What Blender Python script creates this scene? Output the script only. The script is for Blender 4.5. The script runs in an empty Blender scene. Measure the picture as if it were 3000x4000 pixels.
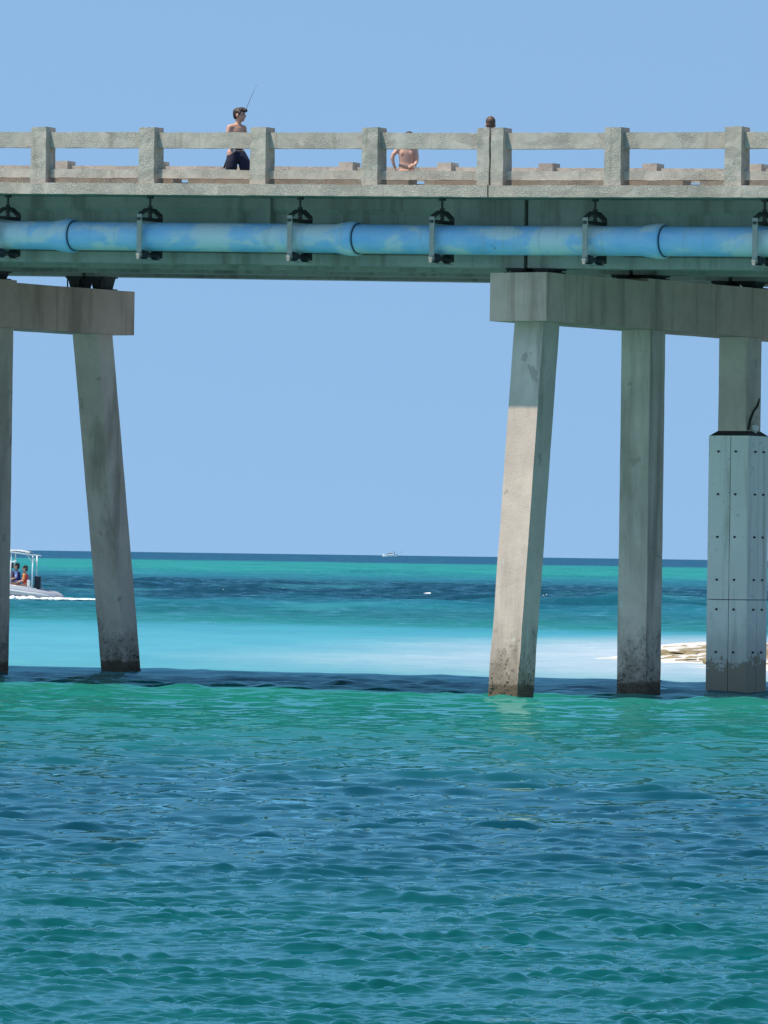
import bpy, bmesh, math, random
import numpy as np
from mathutils import Vector, Matrix, noise

# ------------------------------------------------------------------ camera, sky, sun, exposure
S = bpy.context.scene
C = S.collection
rad = math.radians
YAW = rad(30.0)                       # the view is 30 degrees off the bridge normal (+Y)
EYE = 1.90                            # metres above the water

cam_d = bpy.data.cameras.new('camera')
cam_d.sensor_fit = 'VERTICAL'
cam_d.sensor_height = 24.0
cam_d.lens = 26600.0 / 4000.0 * 24.0
cam_d.clip_start = 0.5
cam_d.clip_end = 40000.0
cam = bpy.data.objects.new('camera', cam_d)
C.objects.link(cam)
pitch = math.atan(165.0 / 26600.0)
cam.matrix_world = (Matrix.Translation((0, 0, EYE)) @ Matrix.Rotation(YAW, 4, 'Z')
                    @ Matrix.Rotation(rad(90) + pitch, 4, 'X') @ Matrix.Rotation(rad(0.8), 4, 'Z'))
S.camera = cam

SUN = Vector((-0.30, -0.335, 0.955)).normalized()      # direction towards the sun
sun_el = math.asin(SUN.z)
sun_az = math.atan2(SUN.x, SUN.y)                      # clockwise from +Y

world = bpy.data.worlds.new('World')
S.world = world
world.use_nodes = True
wn, wl = world.node_tree.nodes, world.node_tree.links
wn.clear()
w_out = wn.new('ShaderNodeOutputWorld')
w_bg = wn.new('ShaderNodeBackground')
w_bg.inputs['Strength'].default_value = 0.125
w_sky = wn.new('ShaderNodeTexSky')
w_sky.sky_type = 'NISHITA'
w_sky.sun_disc = False
w_sky.sun_elevation = sun_el
w_sky.sun_rotation = sun_az
w_sky.altitude = 0.0
w_sky.air_density = 1.0
w_sky.dust_density = 0.15
w_sky.ozone_density = 2.0
w_tc = wn.new('ShaderNodeTexCoord')
w_map = wn.new('ShaderNodeMapping')                    # flattens the pale rim of the sky a little
w_map.inputs['Location'].default_value = (0, 0, 0.26)
w_map.inputs['Scale'].default_value = (1, 1, 0.36)
w_nrm = wn.new('ShaderNodeVectorMath'); w_nrm.operation = 'NORMALIZE'
w_mul = wn.new('ShaderNodeMix'); w_mul.data_type = 'RGBA'; w_mul.blend_type = 'MULTIPLY'
w_mul.inputs['Factor'].default_value = 1.0
w_mul.inputs['B'].default_value = (0.90, 0.985, 0.975, 1)
wl.new(w_tc.outputs['Generated'], w_map.inputs['Vector'])
wl.new(w_map.outputs['Vector'], w_nrm.inputs[0])
wl.new(w_nrm.outputs['Vector'], w_sky.inputs['Vector'])
wl.new(w_sky.outputs['Color'], w_mul.inputs['A'])
wl.new(w_mul.outputs['Result'], w_bg.inputs['Color'])
wl.new(w_bg.outputs['Background'], w_out.inputs['Surface'])

sun_d = bpy.data.lights.new('sun', 'SUN')
sun_d.energy = 4.1
sun_d.angle = rad(0.53)
sun_d.color = (1.0, 0.93, 0.83)
sun_o = bpy.data.objects.new('sun', sun_d)
C.objects.link(sun_o)
sun_o.rotation_euler = (-SUN).to_track_quat('-Z', 'Y').to_euler()

S.view_settings.view_transform = 'Standard'
S.view_settings.look = 'None'
S.view_settings.gamma = 1.0
S.view_settings.use_curve_mapping = False
S.view_settings.exposure = 0.42
S.render.engine = 'CYCLES'
S.cycles.use_denoising = True
S.cycles.caustics_reflective = True
S.cycles.blur_glossy = 1.0
S.cycles.sample_clamp_indirect = 15.0
S.cycles.caustics_refractive = False
S.cycles.max_bounces = 8

# ------------------------------------------------------------------ helpers
def link(name, me, parent=None, mat=None):
    o = bpy.data.objects.new(name, me)
    C.objects.link(o)
    if mat is not None and me is not None and not me.materials:
        me.materials.append(mat)
    if parent is not None:
        o.parent = parent
    return o

def to_mesh(bm, name, smooth=False):
    me = bpy.data.meshes.new(name)
    bmesh.ops.recalc_face_normals(bm, faces=bm.faces[:])
    bm.to_mesh(me)
    bm.free()
    if smooth:
        me.polygons.foreach_set('use_smooth', [True] * len(me.polygons))
    return me

def obj(name, bm, mat, parent=None, smooth=False):
    return link(name, to_mesh(bm, name, smooth), parent, mat)

def tag(o, label, cat, group=None):
    o['label'] = label
    o['category'] = cat
    if group:
        o['group'] = group
    return o

def empty(name, loc=(0, 0, 0), rotz=0.0):
    o = bpy.data.objects.new(name, None)
    C.objects.link(o)
    o.location = loc
    o.rotation_euler = (0, 0, rotz)
    o.empty_display_size = 0.2
    return o

def box(bm, x0, x1, y0, y1, z0, z1):
    vs = [bm.verts.new(p) for p in ((x0, y0, z0), (x1, y0, z0), (x1, y1, z0), (x0, y1, z0),
                                    (x0, y0, z1), (x1, y0, z1), (x1, y1, z1), (x0, y1, z1))]
    for f in ((0, 3, 2, 1), (4, 5, 6, 7), (0, 1, 5, 4), (1, 2, 6, 5), (2, 3, 7, 6), (3, 0, 4, 7)):
        bm.faces.new([vs[i] for i in f])
    return vs

def bevel_all(bm, w, seg=2, angle=30):
    es = [e for e in bm.edges if len(e.link_faces) == 2 and e.calc_face_angle(0) > rad(angle)]
    bmesh.ops.bevel(bm, geom=es, offset=w, segments=seg, profile=0.6, affect='EDGES', clamp_overlap=True)

def slice_axis(bm, axis, step):
    n = Vector((0, 0, 0)); n[axis] = 1
    lo = min(v.co[axis] for v in bm.verts); hi = max(v.co[axis] for v in bm.verts)
    k = max(1, int((hi - lo) / step))
    for i in range(1, k):
        p = Vector((0, 0, 0)); p[axis] = lo + (hi - lo) * i / k
        bmesh.ops.bisect_plane(bm, geom=bm.verts[:] + bm.edges[:] + bm.faces[:], plane_co=p, plane_no=n)

def roughen(bm, amp, scale, seed=0.0):
    off = Vector((seed * 7.31, seed * 3.17, seed * 1.93))
    for v in bm.verts:
        q = v.co * scale + off
        v.co += Vector((noise.noise(q), noise.noise(q + Vector((31, 0, 0))), noise.noise(q + Vector((0, 47, 0))))) * amp

def rough_box(x0, x1, y0, y1, z0, z1, bev=0.012, step=0.12, amp=0.004, scale=7.0, seed=0, axes=(0, 2)):
    bm = bmesh.new()
    box(bm, x0, x1, y0, y1, z0, z1)
    bevel_all(bm, bev, 2)
    for a in axes:
        slice_axis(bm, a, step)
    roughen(bm, amp, scale, seed)
    return bm

def tube(bm, pts, radii, seg=12, cap=True):
    """tube along a polyline with a radius at each point"""
    pts = [Vector(p) for p in pts]
    if not hasattr(radii, '__len__'):
        radii = [radii] * len(pts)
    rings = []
    ref = None
    for i, p in enumerate(pts):
        d = (pts[min(i + 1, len(pts) - 1)] - pts[max(i - 1, 0)]).normalized()
        if ref is None:
            ref = Vector((0, 0, 1)) if abs(d.z) < 0.9 else Vector((1, 0, 0))
        a = d.cross(ref).normalized()
        b = a.cross(d).normalized()
        ref = b
        rings.append([bm.verts.new(p + (a * math.cos(t) + b * math.sin(t)) * radii[i])
                      for t in (2 * math.pi * k / seg for k in range(seg))])
    for r0, r1 in zip(rings, rings[1:]):
        for k in range(seg):
            bm.faces.new((r0[k], r0[(k + 1) % seg], r1[(k + 1) % seg], r1[k]))
    if cap:
        bm.faces.new(rings[0][::-1])
        bm.faces.new(rings[-1])

def ball(bm, c, r, seg=16, rot=None):
    r = Vector(r) if hasattr(r, '__len__') else Vector((r, r, r))
    m = Matrix.Translation(c) @ (rot.to_4x4() if rot else Matrix()) @ Matrix.Diagonal((r.x, r.y, r.z, 1))
    bmesh.ops.create_uvsphere(bm, u_segments=seg, v_segments=max(6, seg * 2 // 3), radius=1, matrix=m)

def limb(bm, pts, radii, seg=12):
    tube(bm, pts, radii, seg)
    for p, r in zip(pts, radii):
        ball(bm, p, r * 0.985, seg)

def remeshed(bm, voxel, name, smooth_it=4):
    """fuse overlapping closed volumes into one continuous surface"""
    me = to_mesh(bm, name)
    o = bpy.data.objects.new('tmp', me)
    C.objects.link(o)
    m = o.modifiers.new('r', 'REMESH'); m.mode = 'VOXEL'; m.voxel_size = voxel; m.use_smooth_shade = True
    if smooth_it:
        s = o.modifiers.new('s', 'SMOOTH'); s.factor = 0.5; s.iterations = smooth_it
    dg = bpy.context.evaluated_depsgraph_get()
    out = bpy.data.meshes.new_from_object(o.evaluated_get(dg))
    out.name = name
    bpy.data.objects.remove(o)
    bpy.data.meshes.remove(me)
    out.polygons.foreach_set('use_smooth', [True] * len(out.polygons))
    return out

# ------------------------------------------------------------------ materials
class N:
    """small node-graph helper"""
    def __init__(self, name):
        self.m = bpy.data.materials.new(name)
        self.m.use_nodes = True
        self.t = self.m.node_tree
        self.b = self.t.nodes['Principled BSDF']
        self.out = self.t.nodes['Material Output']
    def new(self, kind, **kw):
        n = self.t.nodes.new(kind)
        for k, v in kw.items():
            setattr(n, k, v)
        return n
    def put(self, sock, v):
        if v is None:
            return
        if hasattr(v, 'is_linked') or hasattr(v, 'links'):
            self.t.links.new(v, sock)
        else:
            sock.default_value = v
    def math(self, op, a, b=None, c=None, clamp=False):
        n = self.new('ShaderNodeMath', operation=op, use_clamp=clamp)
        for i, v in enumerate((a, b, c)):
            if v is not None:
                self.put(n.inputs[i], v)
        return n.outputs[0]
    def mix(self, f, a, b, mode='MIX'):
        n = self.new('ShaderNodeMix', data_type='RGBA', blend_type=mode)
        self.put(n.inputs['Factor'], f)
        self.put(n.inputs['A'], a if hasattr(a, 'links') else (*a, 1))
        self.put(n.inputs['B'], b if hasattr(b, 'links') else (*b, 1))
        return n.outputs['Result']
    def coord(self, which='Object'):
        return self.new('ShaderNodeTexCoord').outputs[which]
    def pos(self):
        return self.new('ShaderNodeNewGeometry').outputs['Position']
    def scaled(self, vec, s, rotz=0.0, loc=(0, 0, 0)):
        n = self.new('ShaderNodeMapping')
        self.put(n.inputs['Vector'], vec)
        n.inputs['Scale'].default_value = s if hasattr(s, '__len__') else (s, s, s)
        n.inputs['Rotation'].default_value = (0, 0, rotz)
        n.inputs['Location'].default_value = loc
        return n.outputs[0]
    def noise(self, vec, scale, detail=4, rough=0.55, dist=0.0):
        n = self.new('ShaderNodeTexNoise')
        self.put(n.inputs['Vector'], vec)
        n.inputs['Scale'].default_value = scale
        n.inputs['Detail'].default_value = detail
        n.inputs['Roughness'].default_value = rough
        n.inputs['Distortion'].default_value = dist
        return n.outputs['Fac']
    def voro(self, vec, scale, feature='F1'):
        n = self.new('ShaderNodeTexVoronoi', feature=feature)
        self.put(n.inputs['Vector'], vec)
        n.inputs['Scale'].default_value = scale
        return n
    def rng(self, v, a, b, c=0.0, d=1.0, smooth=True):
        n = self.new('ShaderNodeMapRange', interpolation_type='SMOOTHSTEP' if smooth else 'LINEAR')
        self.put(n.inputs['Value'], v)
        for k, x in (('From Min', a), ('From Max', b), ('To Min', c), ('To Max', d)):
            n.inputs[k].default_value = x
        return n.outputs['Result']
    def bump(self, h, strength, dist, normal=None):
        n = self.new('ShaderNodeBump')
        self.put(n.inputs['Height'], h)
        n.inputs['Strength'].default_value = strength
        n.inputs['Distance'].default_value = dist
        if normal is not None:
            self.put(n.inputs['Normal'], normal)
        return n.outputs[0]
    def sep(self, v):
        n = self.new('ShaderNodeSeparateXYZ')
        self.put(n.inputs[0], v)
        return n.outputs

def plain(name, col, rough=0.6, metal=0.0, var=0.12, scale=12.0, spec=0.5):
    g = N(name)
    n = g.noise(g.coord(), scale, 4)
    lo = tuple(c * (1 - var) for c in col); hi = tuple(min(1, c * (1 + var)) for c in col)
    g.put(g.b.inputs['Base Color'], g.mix(n, lo, hi))
    g.b.inputs['Roughness'].default_value = rough
    g.b.inputs['Metallic'].default_value = metal
    g.b.inputs['Specular IOR Level'].default_value = spec
    return g.m

def aggregate_concrete(name, base, warm=0.0, worn=0.46):
    """weathered bridge concrete with exposed pebbles, patches and dark stains"""
    g = N(name)
    p = g.pos()
    big = g.noise(p, 1.3, 5, 0.6)
    mid = g.noise(p, 6.0, 5, 0.65)
    peb = g.voro(g.scaled(p, (1, 1, 1.2)), 42.0)
    fine = g.noise(p, 70.0, 3, 0.6)
    show = g.rng(g.noise(p, 2.1, 4, 0.6, 0.4), worn, worn + 0.12)        # where the paste has worn off
    c = g.mix(g.rng(mid, 0.3, 0.75), tuple(x * 0.84 for x in base), tuple(min(1, x * 1.12) for x in base))
    c = g.mix(g.rng(big, 0.45, 0.75, 0, 0.55), c, (base[0] * 0.80, base[1] * 0.72, base[2] * 0.62))
    pebble_c = g.mix(g.rng(peb.outputs['Color'], 0.2, 0.8), tuple(x * 0.62 for x in base), tuple(min(0.8, x * 1.75) for x in base))
    pm = g.math('MULTIPLY', g.rng(peb.outputs['Distance'], 0.42, 0.25), show)
    c = g.mix(g.math('MULTIPLY', pm, 0.62), c, pebble_c)
    joint = g.math('MULTIPLY', g.rng(peb.outputs['Distance'], 0.40, 0.62), show)
    c = g.mix(g.math('MULTIPLY', joint, 0.6), c, tuple(x * 0.55 for x in base))
    crack = g.rng(g.noise(p, 3.4, 6, 0.75, 1.2), 0.655, 0.70)
    c = g.mix(g.math('MULTIPLY', crack, 0.5), c, tuple(x * 0.42 for x in base))
    rnd = g.new('ShaderNodeObjectInfo').outputs['Random']
    c = g.mix(g.rng(rnd, 0.0, 1.0, 0.0, 0.30, smooth=False), c, tuple(x * 0.62 for x in base))
    scar = g.rng(g.noise(g.scaled(p, (0.9, 0.9, 1.6)), 1.7, 3, 0.45, 0.8), 0.60, 0.63)      # old mortar repairs
    c = g.mix(g.math('MULTIPLY', scar, 0.55), c, tuple(x * 0.60 for x in base))
    drip = g.rng(g.noise(g.scaled(p, (9.0, 9.0, 0.7)), 1.0, 4, 0.6), 0.58, 0.72, 0, 0.40)
    c = g.mix(drip, c, (base[0] * 0.45, base[1] * 0.42, base[2] * 0.36))
    if warm:
        c = g.mix(g.rng(g.noise(p, 2.6, 4), 0.40, 0.62, 0, warm), c, (0.33, 0.20, 0.12))
    g.put(g.b.inputs['Base Color'], c)
    g.b.inputs['Roughness'].default_value = 0.88
    g.b.inputs['Specular IOR Level'].default_value = 0.25
    h = g.math('ADD', g.math('MULTIPLY', pm, 0.9), g.math('MULTIPLY', mid, 0.8))
    h = g.math('ADD', h, g.math('MULTIPLY', fine, 0.25))
    g.put(g.b.inputs['Normal'], g.bump(h, 0.75, 0.012))
    return g.m

def smooth_concrete(name, base, streak=0.5, tide=True, chips=0.0):
    """formed concrete: vertical run-off streaks, blotches, tide zone near the water"""
    g = N(name)
    p = g.pos()
    x, y, z = g.sep(p)
    big = g.noise(p, 0.9, 5, 0.6)
    mid = g.noise(p, 5.0, 6, 0.65)
    run = g.noise(g.scaled(p, (3.2, 3.2, 0.22)), 1.0, 5, 0.65, 0.3)
    c = g.mix(g.rng(big, 0.3, 0.7), tuple(v * 0.86 for v in base), tuple(min(1, v * 1.10) for v in base))
    c = g.mix(g.rng(mid, 0.42, 0.72, 0, 0.35), c, tuple(v * 0.72 for v in base))
    c = g.mix(g.rng(run, 0.50, 0.66, 0, streak), c, (base[0] * 0.36, base[1] * 0.34, base[2] * 0.29))
    wide = g.noise(g.scaled(p, (1.1, 1.1, 0.16)), 1.0, 5, 0.6, 0.5)
    c = g.mix(g.rng(wide, 0.55, 0.68, 0, 0.55), c, (base[0] * 0.30, base[1] * 0.30, base[2] * 0.27))
    c = g.mix(g.rng(run, 0.42, 0.30, 0, streak * 0.6), c, tuple(min(1, v * 1.28) for v in base))
    if chips:
        ch = g.rng(g.noise(p, 2.8, 3, 0.5, 0.6), 0.66, 0.69)
        c = g.mix(g.math('MULTIPLY', ch, chips), c, tuple(v * 0.55 for v in base))
        lt = g.rng(g.noise(g.scaled(p, (6, 6, 3.0)), 1.0, 4, 0.6), 0.665, 0.695)
        c = g.mix(g.math('MULTIPLY', lt, g.rng(z, 2.6, 0.6, 0, 0.8)), c, (0.62, 0.62, 0.57))
    if tide:
        wob = g.math('MULTIPLY', g.math('SUBTRACT', g.noise(g.scaled(p, (1, 1, 0.5)), 3.5, 6, 0.72), 0.5), 2.6)
        zz = g.math('ADD', z, wob)
        c = g.mix(g.rng(zz, 0.9, 0.0, 0, 0.70), c, (0.19, 0.135, 0.09))
        crust = g.math('MULTIPLY', g.rng(g.noise(p, 16.0, 5, 0.75), 0.52, 0.62), g.rng(zz, 1.0, 0.3))
        c = g.mix(g.math('MULTIPLY', crust, 0.7), c, (0.05, 0.04, 0.03))
        wob2 = g.math('MULTIPLY', g.math('SUBTRACT', g.noise(p, 7.0, 5, 0.75), 0.5), 0.22)
        c = g.mix(g.rng(g.math('ADD', z, wob2), 0.165, 0.12, 0, 0.8), c, (0.085, 0.055, 0.03))
    g.put(g.b.inputs['Base Color'], c)
    g.b.inputs['Roughness'].default_value = 0.85
    g.b.inputs['Specular IOR Level'].default_value = 0.25
    h = g.math('ADD', mid, g.math('MULTIPLY', g.noise(p, 40.0, 4, 0.6), 0.35))
    g.put(g.b.inputs['Normal'], g.bump(h, 0.45, 0.012))
    return g.m

M = {}
M['rail'] = aggregate_concrete('railing_concrete', (0.53, 0.455, 0.375))
M['fascia'] = aggregate_concrete('fascia_concrete', (0.525, 0.445, 0.365), worn=0.36)
M['kerb'] = aggregate_concrete('kerb_concrete', (0.36, 0.32, 0.27), warm=0.32)
M['girder'] = smooth_concrete('girder_concrete', (0.38, 0.36, 0.31), 0.45, tide=False)
M['cap'] = smooth_concrete('cap_concrete', (0.66, 0.42, 0.32), 0.40, tide=False)
M['pile'] = smooth_concrete('pile_concrete', (0.63, 0.475, 0.385), 0.30, tide=True, chips=0.6)
M['steel_dark'] = plain('bearing_steel', (0.035, 0.03, 0.027), 0.8, 0.0, 0.5)
M['galv'] = plain('weathered_galvanised_steel', (0.36, 0.32, 0.27), 0.6, 0.15, 0.35, 18)
M['hanger_dark'] = plain('dark_hanger_steel', (0.055, 0.048, 0.042), 0.7, 0.1, 0.5, 20)
M['rubber'] = plain('black_roller', (0.02, 0.02, 0.023), 0.6)
M['seal'] = plain('dark_pipe_seal', (0.03, 0.04, 0.055), 0.7)
M['asphalt'] = plain('asphalt', (0.07, 0.07, 0.072), 0.9, 0, 0.3, 30)
M['crust'] = plain('barnacle_crust', (0.13, 0.10, 0.07), 0.9, 0, 0.7, 9)
M['plate'] = plain('joint_filler', (0.05, 0.05, 0.05), 0.9)

def pipe_mat():
    g = N('faded_blue_pvc')
    p = g.pos()
    q = g.scaled(p, (1.0, 1.6, 1.5))
    n_ = g.noise(q, 1.35, 8, 0.58, 0.25)
    patch = g.math('ADD', g.rng(n_, 0.50, 0.55, 0, 0.34), g.rng(n_, 0.36, 0.66, 0, 0.50))
    wash = g.noise(g.scaled(p, (1.2, 3, 5)), 1.5, 6, 0.6)
    c = g.mix(g.rng(wash, 0.3, 0.7), (0.22, 0.47, 0.74), (0.31, 0.54, 0.76))
    c = g.mix(patch, c, (0.68, 0.68, 0.63))
    drip = g.rng(g.noise(g.scaled(p, (9, 2, 0.8)), 1.0, 5, 0.65), 0.56, 0.70, 0, 0.35)
    c = g.mix(drip, c, (0.34, 0.38, 0.36))
    dirt = g.rng(g.noise(g.scaled(p, (6, 6, 6)), 1.0, 5, 0.7), 0.665, 0.72)
    c = g.mix(g.math('MULTIPLY', dirt, 0.6), c, (0.20, 0.15, 0.09))
    g.put(g.b.inputs['Base Color'], c)
    g.b.inputs['Roughness'].default_value = 0.55
    g.put(g.b.inputs['Normal'], g.bump(g.noise(p, 30, 3), 0.12, 0.01))
    return g.m
M['pipe'] = pipe_mat()

def jacket_mat():
    g = N('painted_pile_jacket')
    p = g.pos()
    x, y, z = g.sep(p)
    run = g.noise(g.scaled(p, (5, 5, 0.35)), 1.0, 5, 0.6, 0.2)
    c = g.mix(g.rng(g.noise(p, 1.6, 4), 0.3, 0.7), (0.80, 0.72, 0.64), (0.86, 0.78, 0.69))
    c = g.mix(g.rng(run, 0.52, 0.68, 0, 0.55), c, (0.36, 0.31, 0.24))
    wob = g.math('MULTIPLY', g.math('SUBTRACT', g.noise(p, 5.0, 6, 0.7), 0.5), 1.0)
    zz = g.math('ADD', z, wob)
    c = g.mix(g.rng(g.math('ADD', zz, g.math('MULTIPLY', run, 0.6)), 1.5, 0.7, 0, 0.5), c, (0.40, 0.36, 0.29))
    c = g.mix(g.rng(zz, 0.43, 0.36, 0, 0.85), c, (0.27, 0.19, 0.11))
    c = g.mix(g.rng(g.noise(p, 12, 5, 0.7), 0.60, 0.68, 0, 0.45), c, (0.22, 0.19, 0.15))
    g.put(g.b.inputs['Base Color'], c)
    g.b.inputs['Roughness'].default_value = 0.6
    g.put(g.b.inputs['Normal'], g.bump(g.noise(p, 9, 5), 0.25, 0.01))
    return g.m
M['jacket'] = jacket_mat()

def water_mat():
    g = N('sea_water')
    p = g.pos()
    along = g.scaled(p, 1.0, -YAW)                       # x: along the shore, y: out to sea
    ax, ay, az = g.sep(along)
    n1 = g.math('SUBTRACT', g.noise(g.scaled(along, (1 / 9.0, 1 / 22.0, 1)), 1.0, 4), 0.5)
    n2 = g.math('SUBTRACT', g.noise(g.scaled(along, (1 / 60.0, 1 / 160.0, 1)), 1.0, 4), 0.5)
    d = g.math('ADD', ay, g.math('MULTIPLY', n1, 9.0))
    d = g.math('ADD', d, g.math('MULTIPLY', n2, g.math('MULTIPLY', ay, 0.30)))
    d = g.math('ADD', d, g.math('MULTIPLY', ax, 0.35))
    lg = g.math('LOGARITHM', g.math('MAXIMUM', d, 5.0), 10.0)
    f = g.rng(lg, 1.3, 3.7, 0, 1, smooth=False)
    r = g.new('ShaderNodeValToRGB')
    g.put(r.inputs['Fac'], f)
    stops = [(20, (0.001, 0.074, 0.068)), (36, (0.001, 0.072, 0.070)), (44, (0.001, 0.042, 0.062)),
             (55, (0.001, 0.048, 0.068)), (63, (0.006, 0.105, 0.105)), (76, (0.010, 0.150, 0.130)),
             (93, (0.014, 0.185, 0.140)), (101, (0.004, 0.055, 0.095)), (107, (0.10, 0.35, 0.39)),  # the navy stop paints the bridge's cast shadow into the water colour
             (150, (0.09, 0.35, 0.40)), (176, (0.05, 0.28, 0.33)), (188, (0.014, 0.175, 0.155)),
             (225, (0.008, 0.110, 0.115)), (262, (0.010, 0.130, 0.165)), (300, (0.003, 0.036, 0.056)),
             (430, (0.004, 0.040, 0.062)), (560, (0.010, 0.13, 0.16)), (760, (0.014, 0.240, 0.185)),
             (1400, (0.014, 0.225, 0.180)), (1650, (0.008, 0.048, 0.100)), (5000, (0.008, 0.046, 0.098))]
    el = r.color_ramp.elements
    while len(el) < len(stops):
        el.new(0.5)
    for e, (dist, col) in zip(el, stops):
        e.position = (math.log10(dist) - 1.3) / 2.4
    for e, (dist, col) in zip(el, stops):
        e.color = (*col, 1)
    c = r.outputs['Color']
    # thin water over the white sand spit
    sx = g.math('DIVIDE', g.math('SUBTRACT', ax, 13.0), 9.0)
    sy = g.math('DIVIDE', g.math('SUBTRACT', ay, 133.0), 24.0)
    rr = g.math('SQRT', g.math('ADD', g.math('MULTIPLY', sx, sx), g.math('MULTIPLY', sy, sy)))
    rr = g.math('ADD', rr, g.math('MULTIPLY', n1, 0.9))
    c = g.mix(g.rng(rr, 1.95, 0.75, 0, 0.92), c, (0.56, 0.58, 0.59))
    # patchy bottom: weed beds and sand
    patch = g.noise(g.scaled(along, (1 / 3.0, 1 / 9.0, 1)), 1.0, 5, 0.6)
    c = g.mix(g.rng(patch, 0.35, 0.7, 0, 0.35), c, g.mix(1.0, c, (0.55, 0.70, 0.80), 'MULTIPLY'))
    far_mot = g.noise(g.scaled(along, (1 / 9.0, 1 / 45.0, 1)), 1.0, 6, 0.65, 0.2)
    far_w = g.rng(ay, 150, 230)
    c = g.mix(g.math('MULTIPLY', g.rng(far_mot, 0.50, 0.66, 0, 0.55), far_w), c, g.mix(1.0, c, (0.35, 0.55, 0.70), 'MULTIPLY'))
    c = g.mix(g.math('MULTIPLY', g.rng(far_mot, 0.46, 0.34, 0, 0.35), far_w), c, (0.05, 0.30, 0.30))
    # whitecaps: small torn streaks where the swell trips on the bar
    fo = g.noise(g.scaled(along, (1 / 1.4, 1 / 5.0, 1)), 1.0, 6, 0.68, 0.3)
    far_b = g.math('MULTIPLY', g.rng(ay, 255, 300), g.rng(ay, 430, 360))
    near_b = g.math('MULTIPLY', g.rng(ay, 178, 188), g.rng(ay, 215, 198))
    foam = g.math('MULTIPLY', g.rng(fo, 0.665, 0.70), g.math('ADD', far_b, near_b), clamp=True)
    c = g.mix(foam, c, (0.85, 0.88, 0.88))
    # facets too small for the mesh: random tilts, growing with the distance out to sea
    def tilt(sc):
        n = g.new('ShaderNodeTexNoise')
        g.put(n.inputs['Vector'], g.scaled(along, sc))
        n.inputs['Scale'].default_value = 1.0
        n.inputs['Detail'].default_value = 3
        v = g.new('ShaderNodeVectorMath', operation='SUBTRACT')
        g.put(v.inputs[0], n.outputs['Color']); v.inputs[1].default_value = (0.5, 0.5, 0.5)
        return v.outputs[0]
    def vmul(a, b):
        v = g.new('ShaderNodeVectorMath', operation='SCALE')
        g.put(v.inputs[0], a); g.put(v.inputs['Scale'], b)
        return v.outputs[0]
    def vadd(a, b):
        v = g.new('ShaderNodeVectorMath', operation='ADD')
        g.put(v.inputs[0], a); g.put(v.inputs[1], b)
        return v.outputs[0]
    calm = g.math('MULTIPLY', g.rng(ay, 104, 112), g.rng(ay, 186, 170))
    k1 = g.math('ADD', g.rng(ay, 30, 80, 0.0, 0.12), g.rng(ay, 90, 170, 0.0, 0.66))
    k1 = g.math('MULTIPLY', k1, g.math('SUBTRACT', 1.0, g.math('MULTIPLY', calm, 0.35)))
    t = vmul(vadd(tilt((13.0, 19.0, 1)), tilt((1.6, 1.1, 1))), k1)
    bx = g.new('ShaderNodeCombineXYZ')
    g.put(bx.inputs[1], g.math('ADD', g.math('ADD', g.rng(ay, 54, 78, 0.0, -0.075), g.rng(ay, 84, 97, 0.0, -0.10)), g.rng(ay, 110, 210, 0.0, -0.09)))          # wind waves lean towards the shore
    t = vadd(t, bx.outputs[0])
    flat = g.new('ShaderNodeVectorMath', operation='MULTIPLY')
    g.put(flat.inputs[0], t); flat.inputs[1].default_value = (1, 1, 0)
    rot = g.new('ShaderNodeVectorRotate', rotation_type='Z_AXIS')
    g.put(rot.inputs['Vector'], flat.outputs[0]); rot.inputs['Angle'].default_value = YAW
    nn = vadd(g.new('ShaderNodeNewGeometry').outputs['Normal'], rot.outputs[0])
    nm = g.new('ShaderNodeVectorMath', operation='NORMALIZE')
    g.put(nm.inputs[0], nn)
    # sea-tinted mirror over the scattering body of the water, weighed by Fresnel
    fr = g.new('ShaderNodeFresnel'); fr.inputs['IOR'].default_value = 1.52
    g.put(fr.inputs['Normal'], nm.outputs[0])
    df = g.new('ShaderNodeBsdfDiffuse')
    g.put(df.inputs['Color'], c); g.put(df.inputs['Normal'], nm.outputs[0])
    gl = g.new('ShaderNodeBsdfGlossy')
    gl.inputs['Color'].default_value = (0.56, 0.97, 1.0, 1)
    g.put(gl.inputs['Roughness'], 0.025)
    g.put(gl.inputs['Normal'], nm.outputs[0])
    mx = g.new('ShaderNodeMixShader')
    g.put(mx.inputs[0], g.math('MULTIPLY', fr.outputs[0], g.math('SUBTRACT', 1.0, foam)))
    g.put(mx.inputs[1], df.outputs[0]); g.put(mx.inputs[2], gl.outputs[0])
    g.put(g.out.inputs['Surface'], mx.outputs[0])
    g.t.nodes.remove(g.b)
    return g.m
M['water'] = water_mat()

def sand_mat():
    g = N('wet_sand')
    p = g.pos()
    along = g.scaled(p, 1.0, -YAW)
    n = g.noise(g.scaled(along, (1 / 1.2, 1 / 3.0, 1)), 1.0, 5, 0.65, 0.5)
    c = g.mix(g.rng(n, 0.35, 0.65), (0.56, 0.52, 0.45), (0.68, 0.64, 0.57))
    weed = g.rng(g.noise(g.scaled(along, (1 / 1.1, 1 / 2.2, 1)), 1.0, 6, 0.7, 0.8), 0.51, 0.57)
    z = g.sep(p)[2]
    c = g.mix(g.math('MULTIPLY', weed, g.rng(z, 0.03, 0.07, 0, 0.85)), c, (0.17, 0.125, 0.06))
    g.put(g.b.inputs['Base Color'], c)
    g.b.inputs['Roughness'].default_value = 0.7
    g.put(g.b.inputs['Normal'], g.bump(n, 0.4, 0.05))
    return g.m
M['sand'] = sand_mat()

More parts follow.
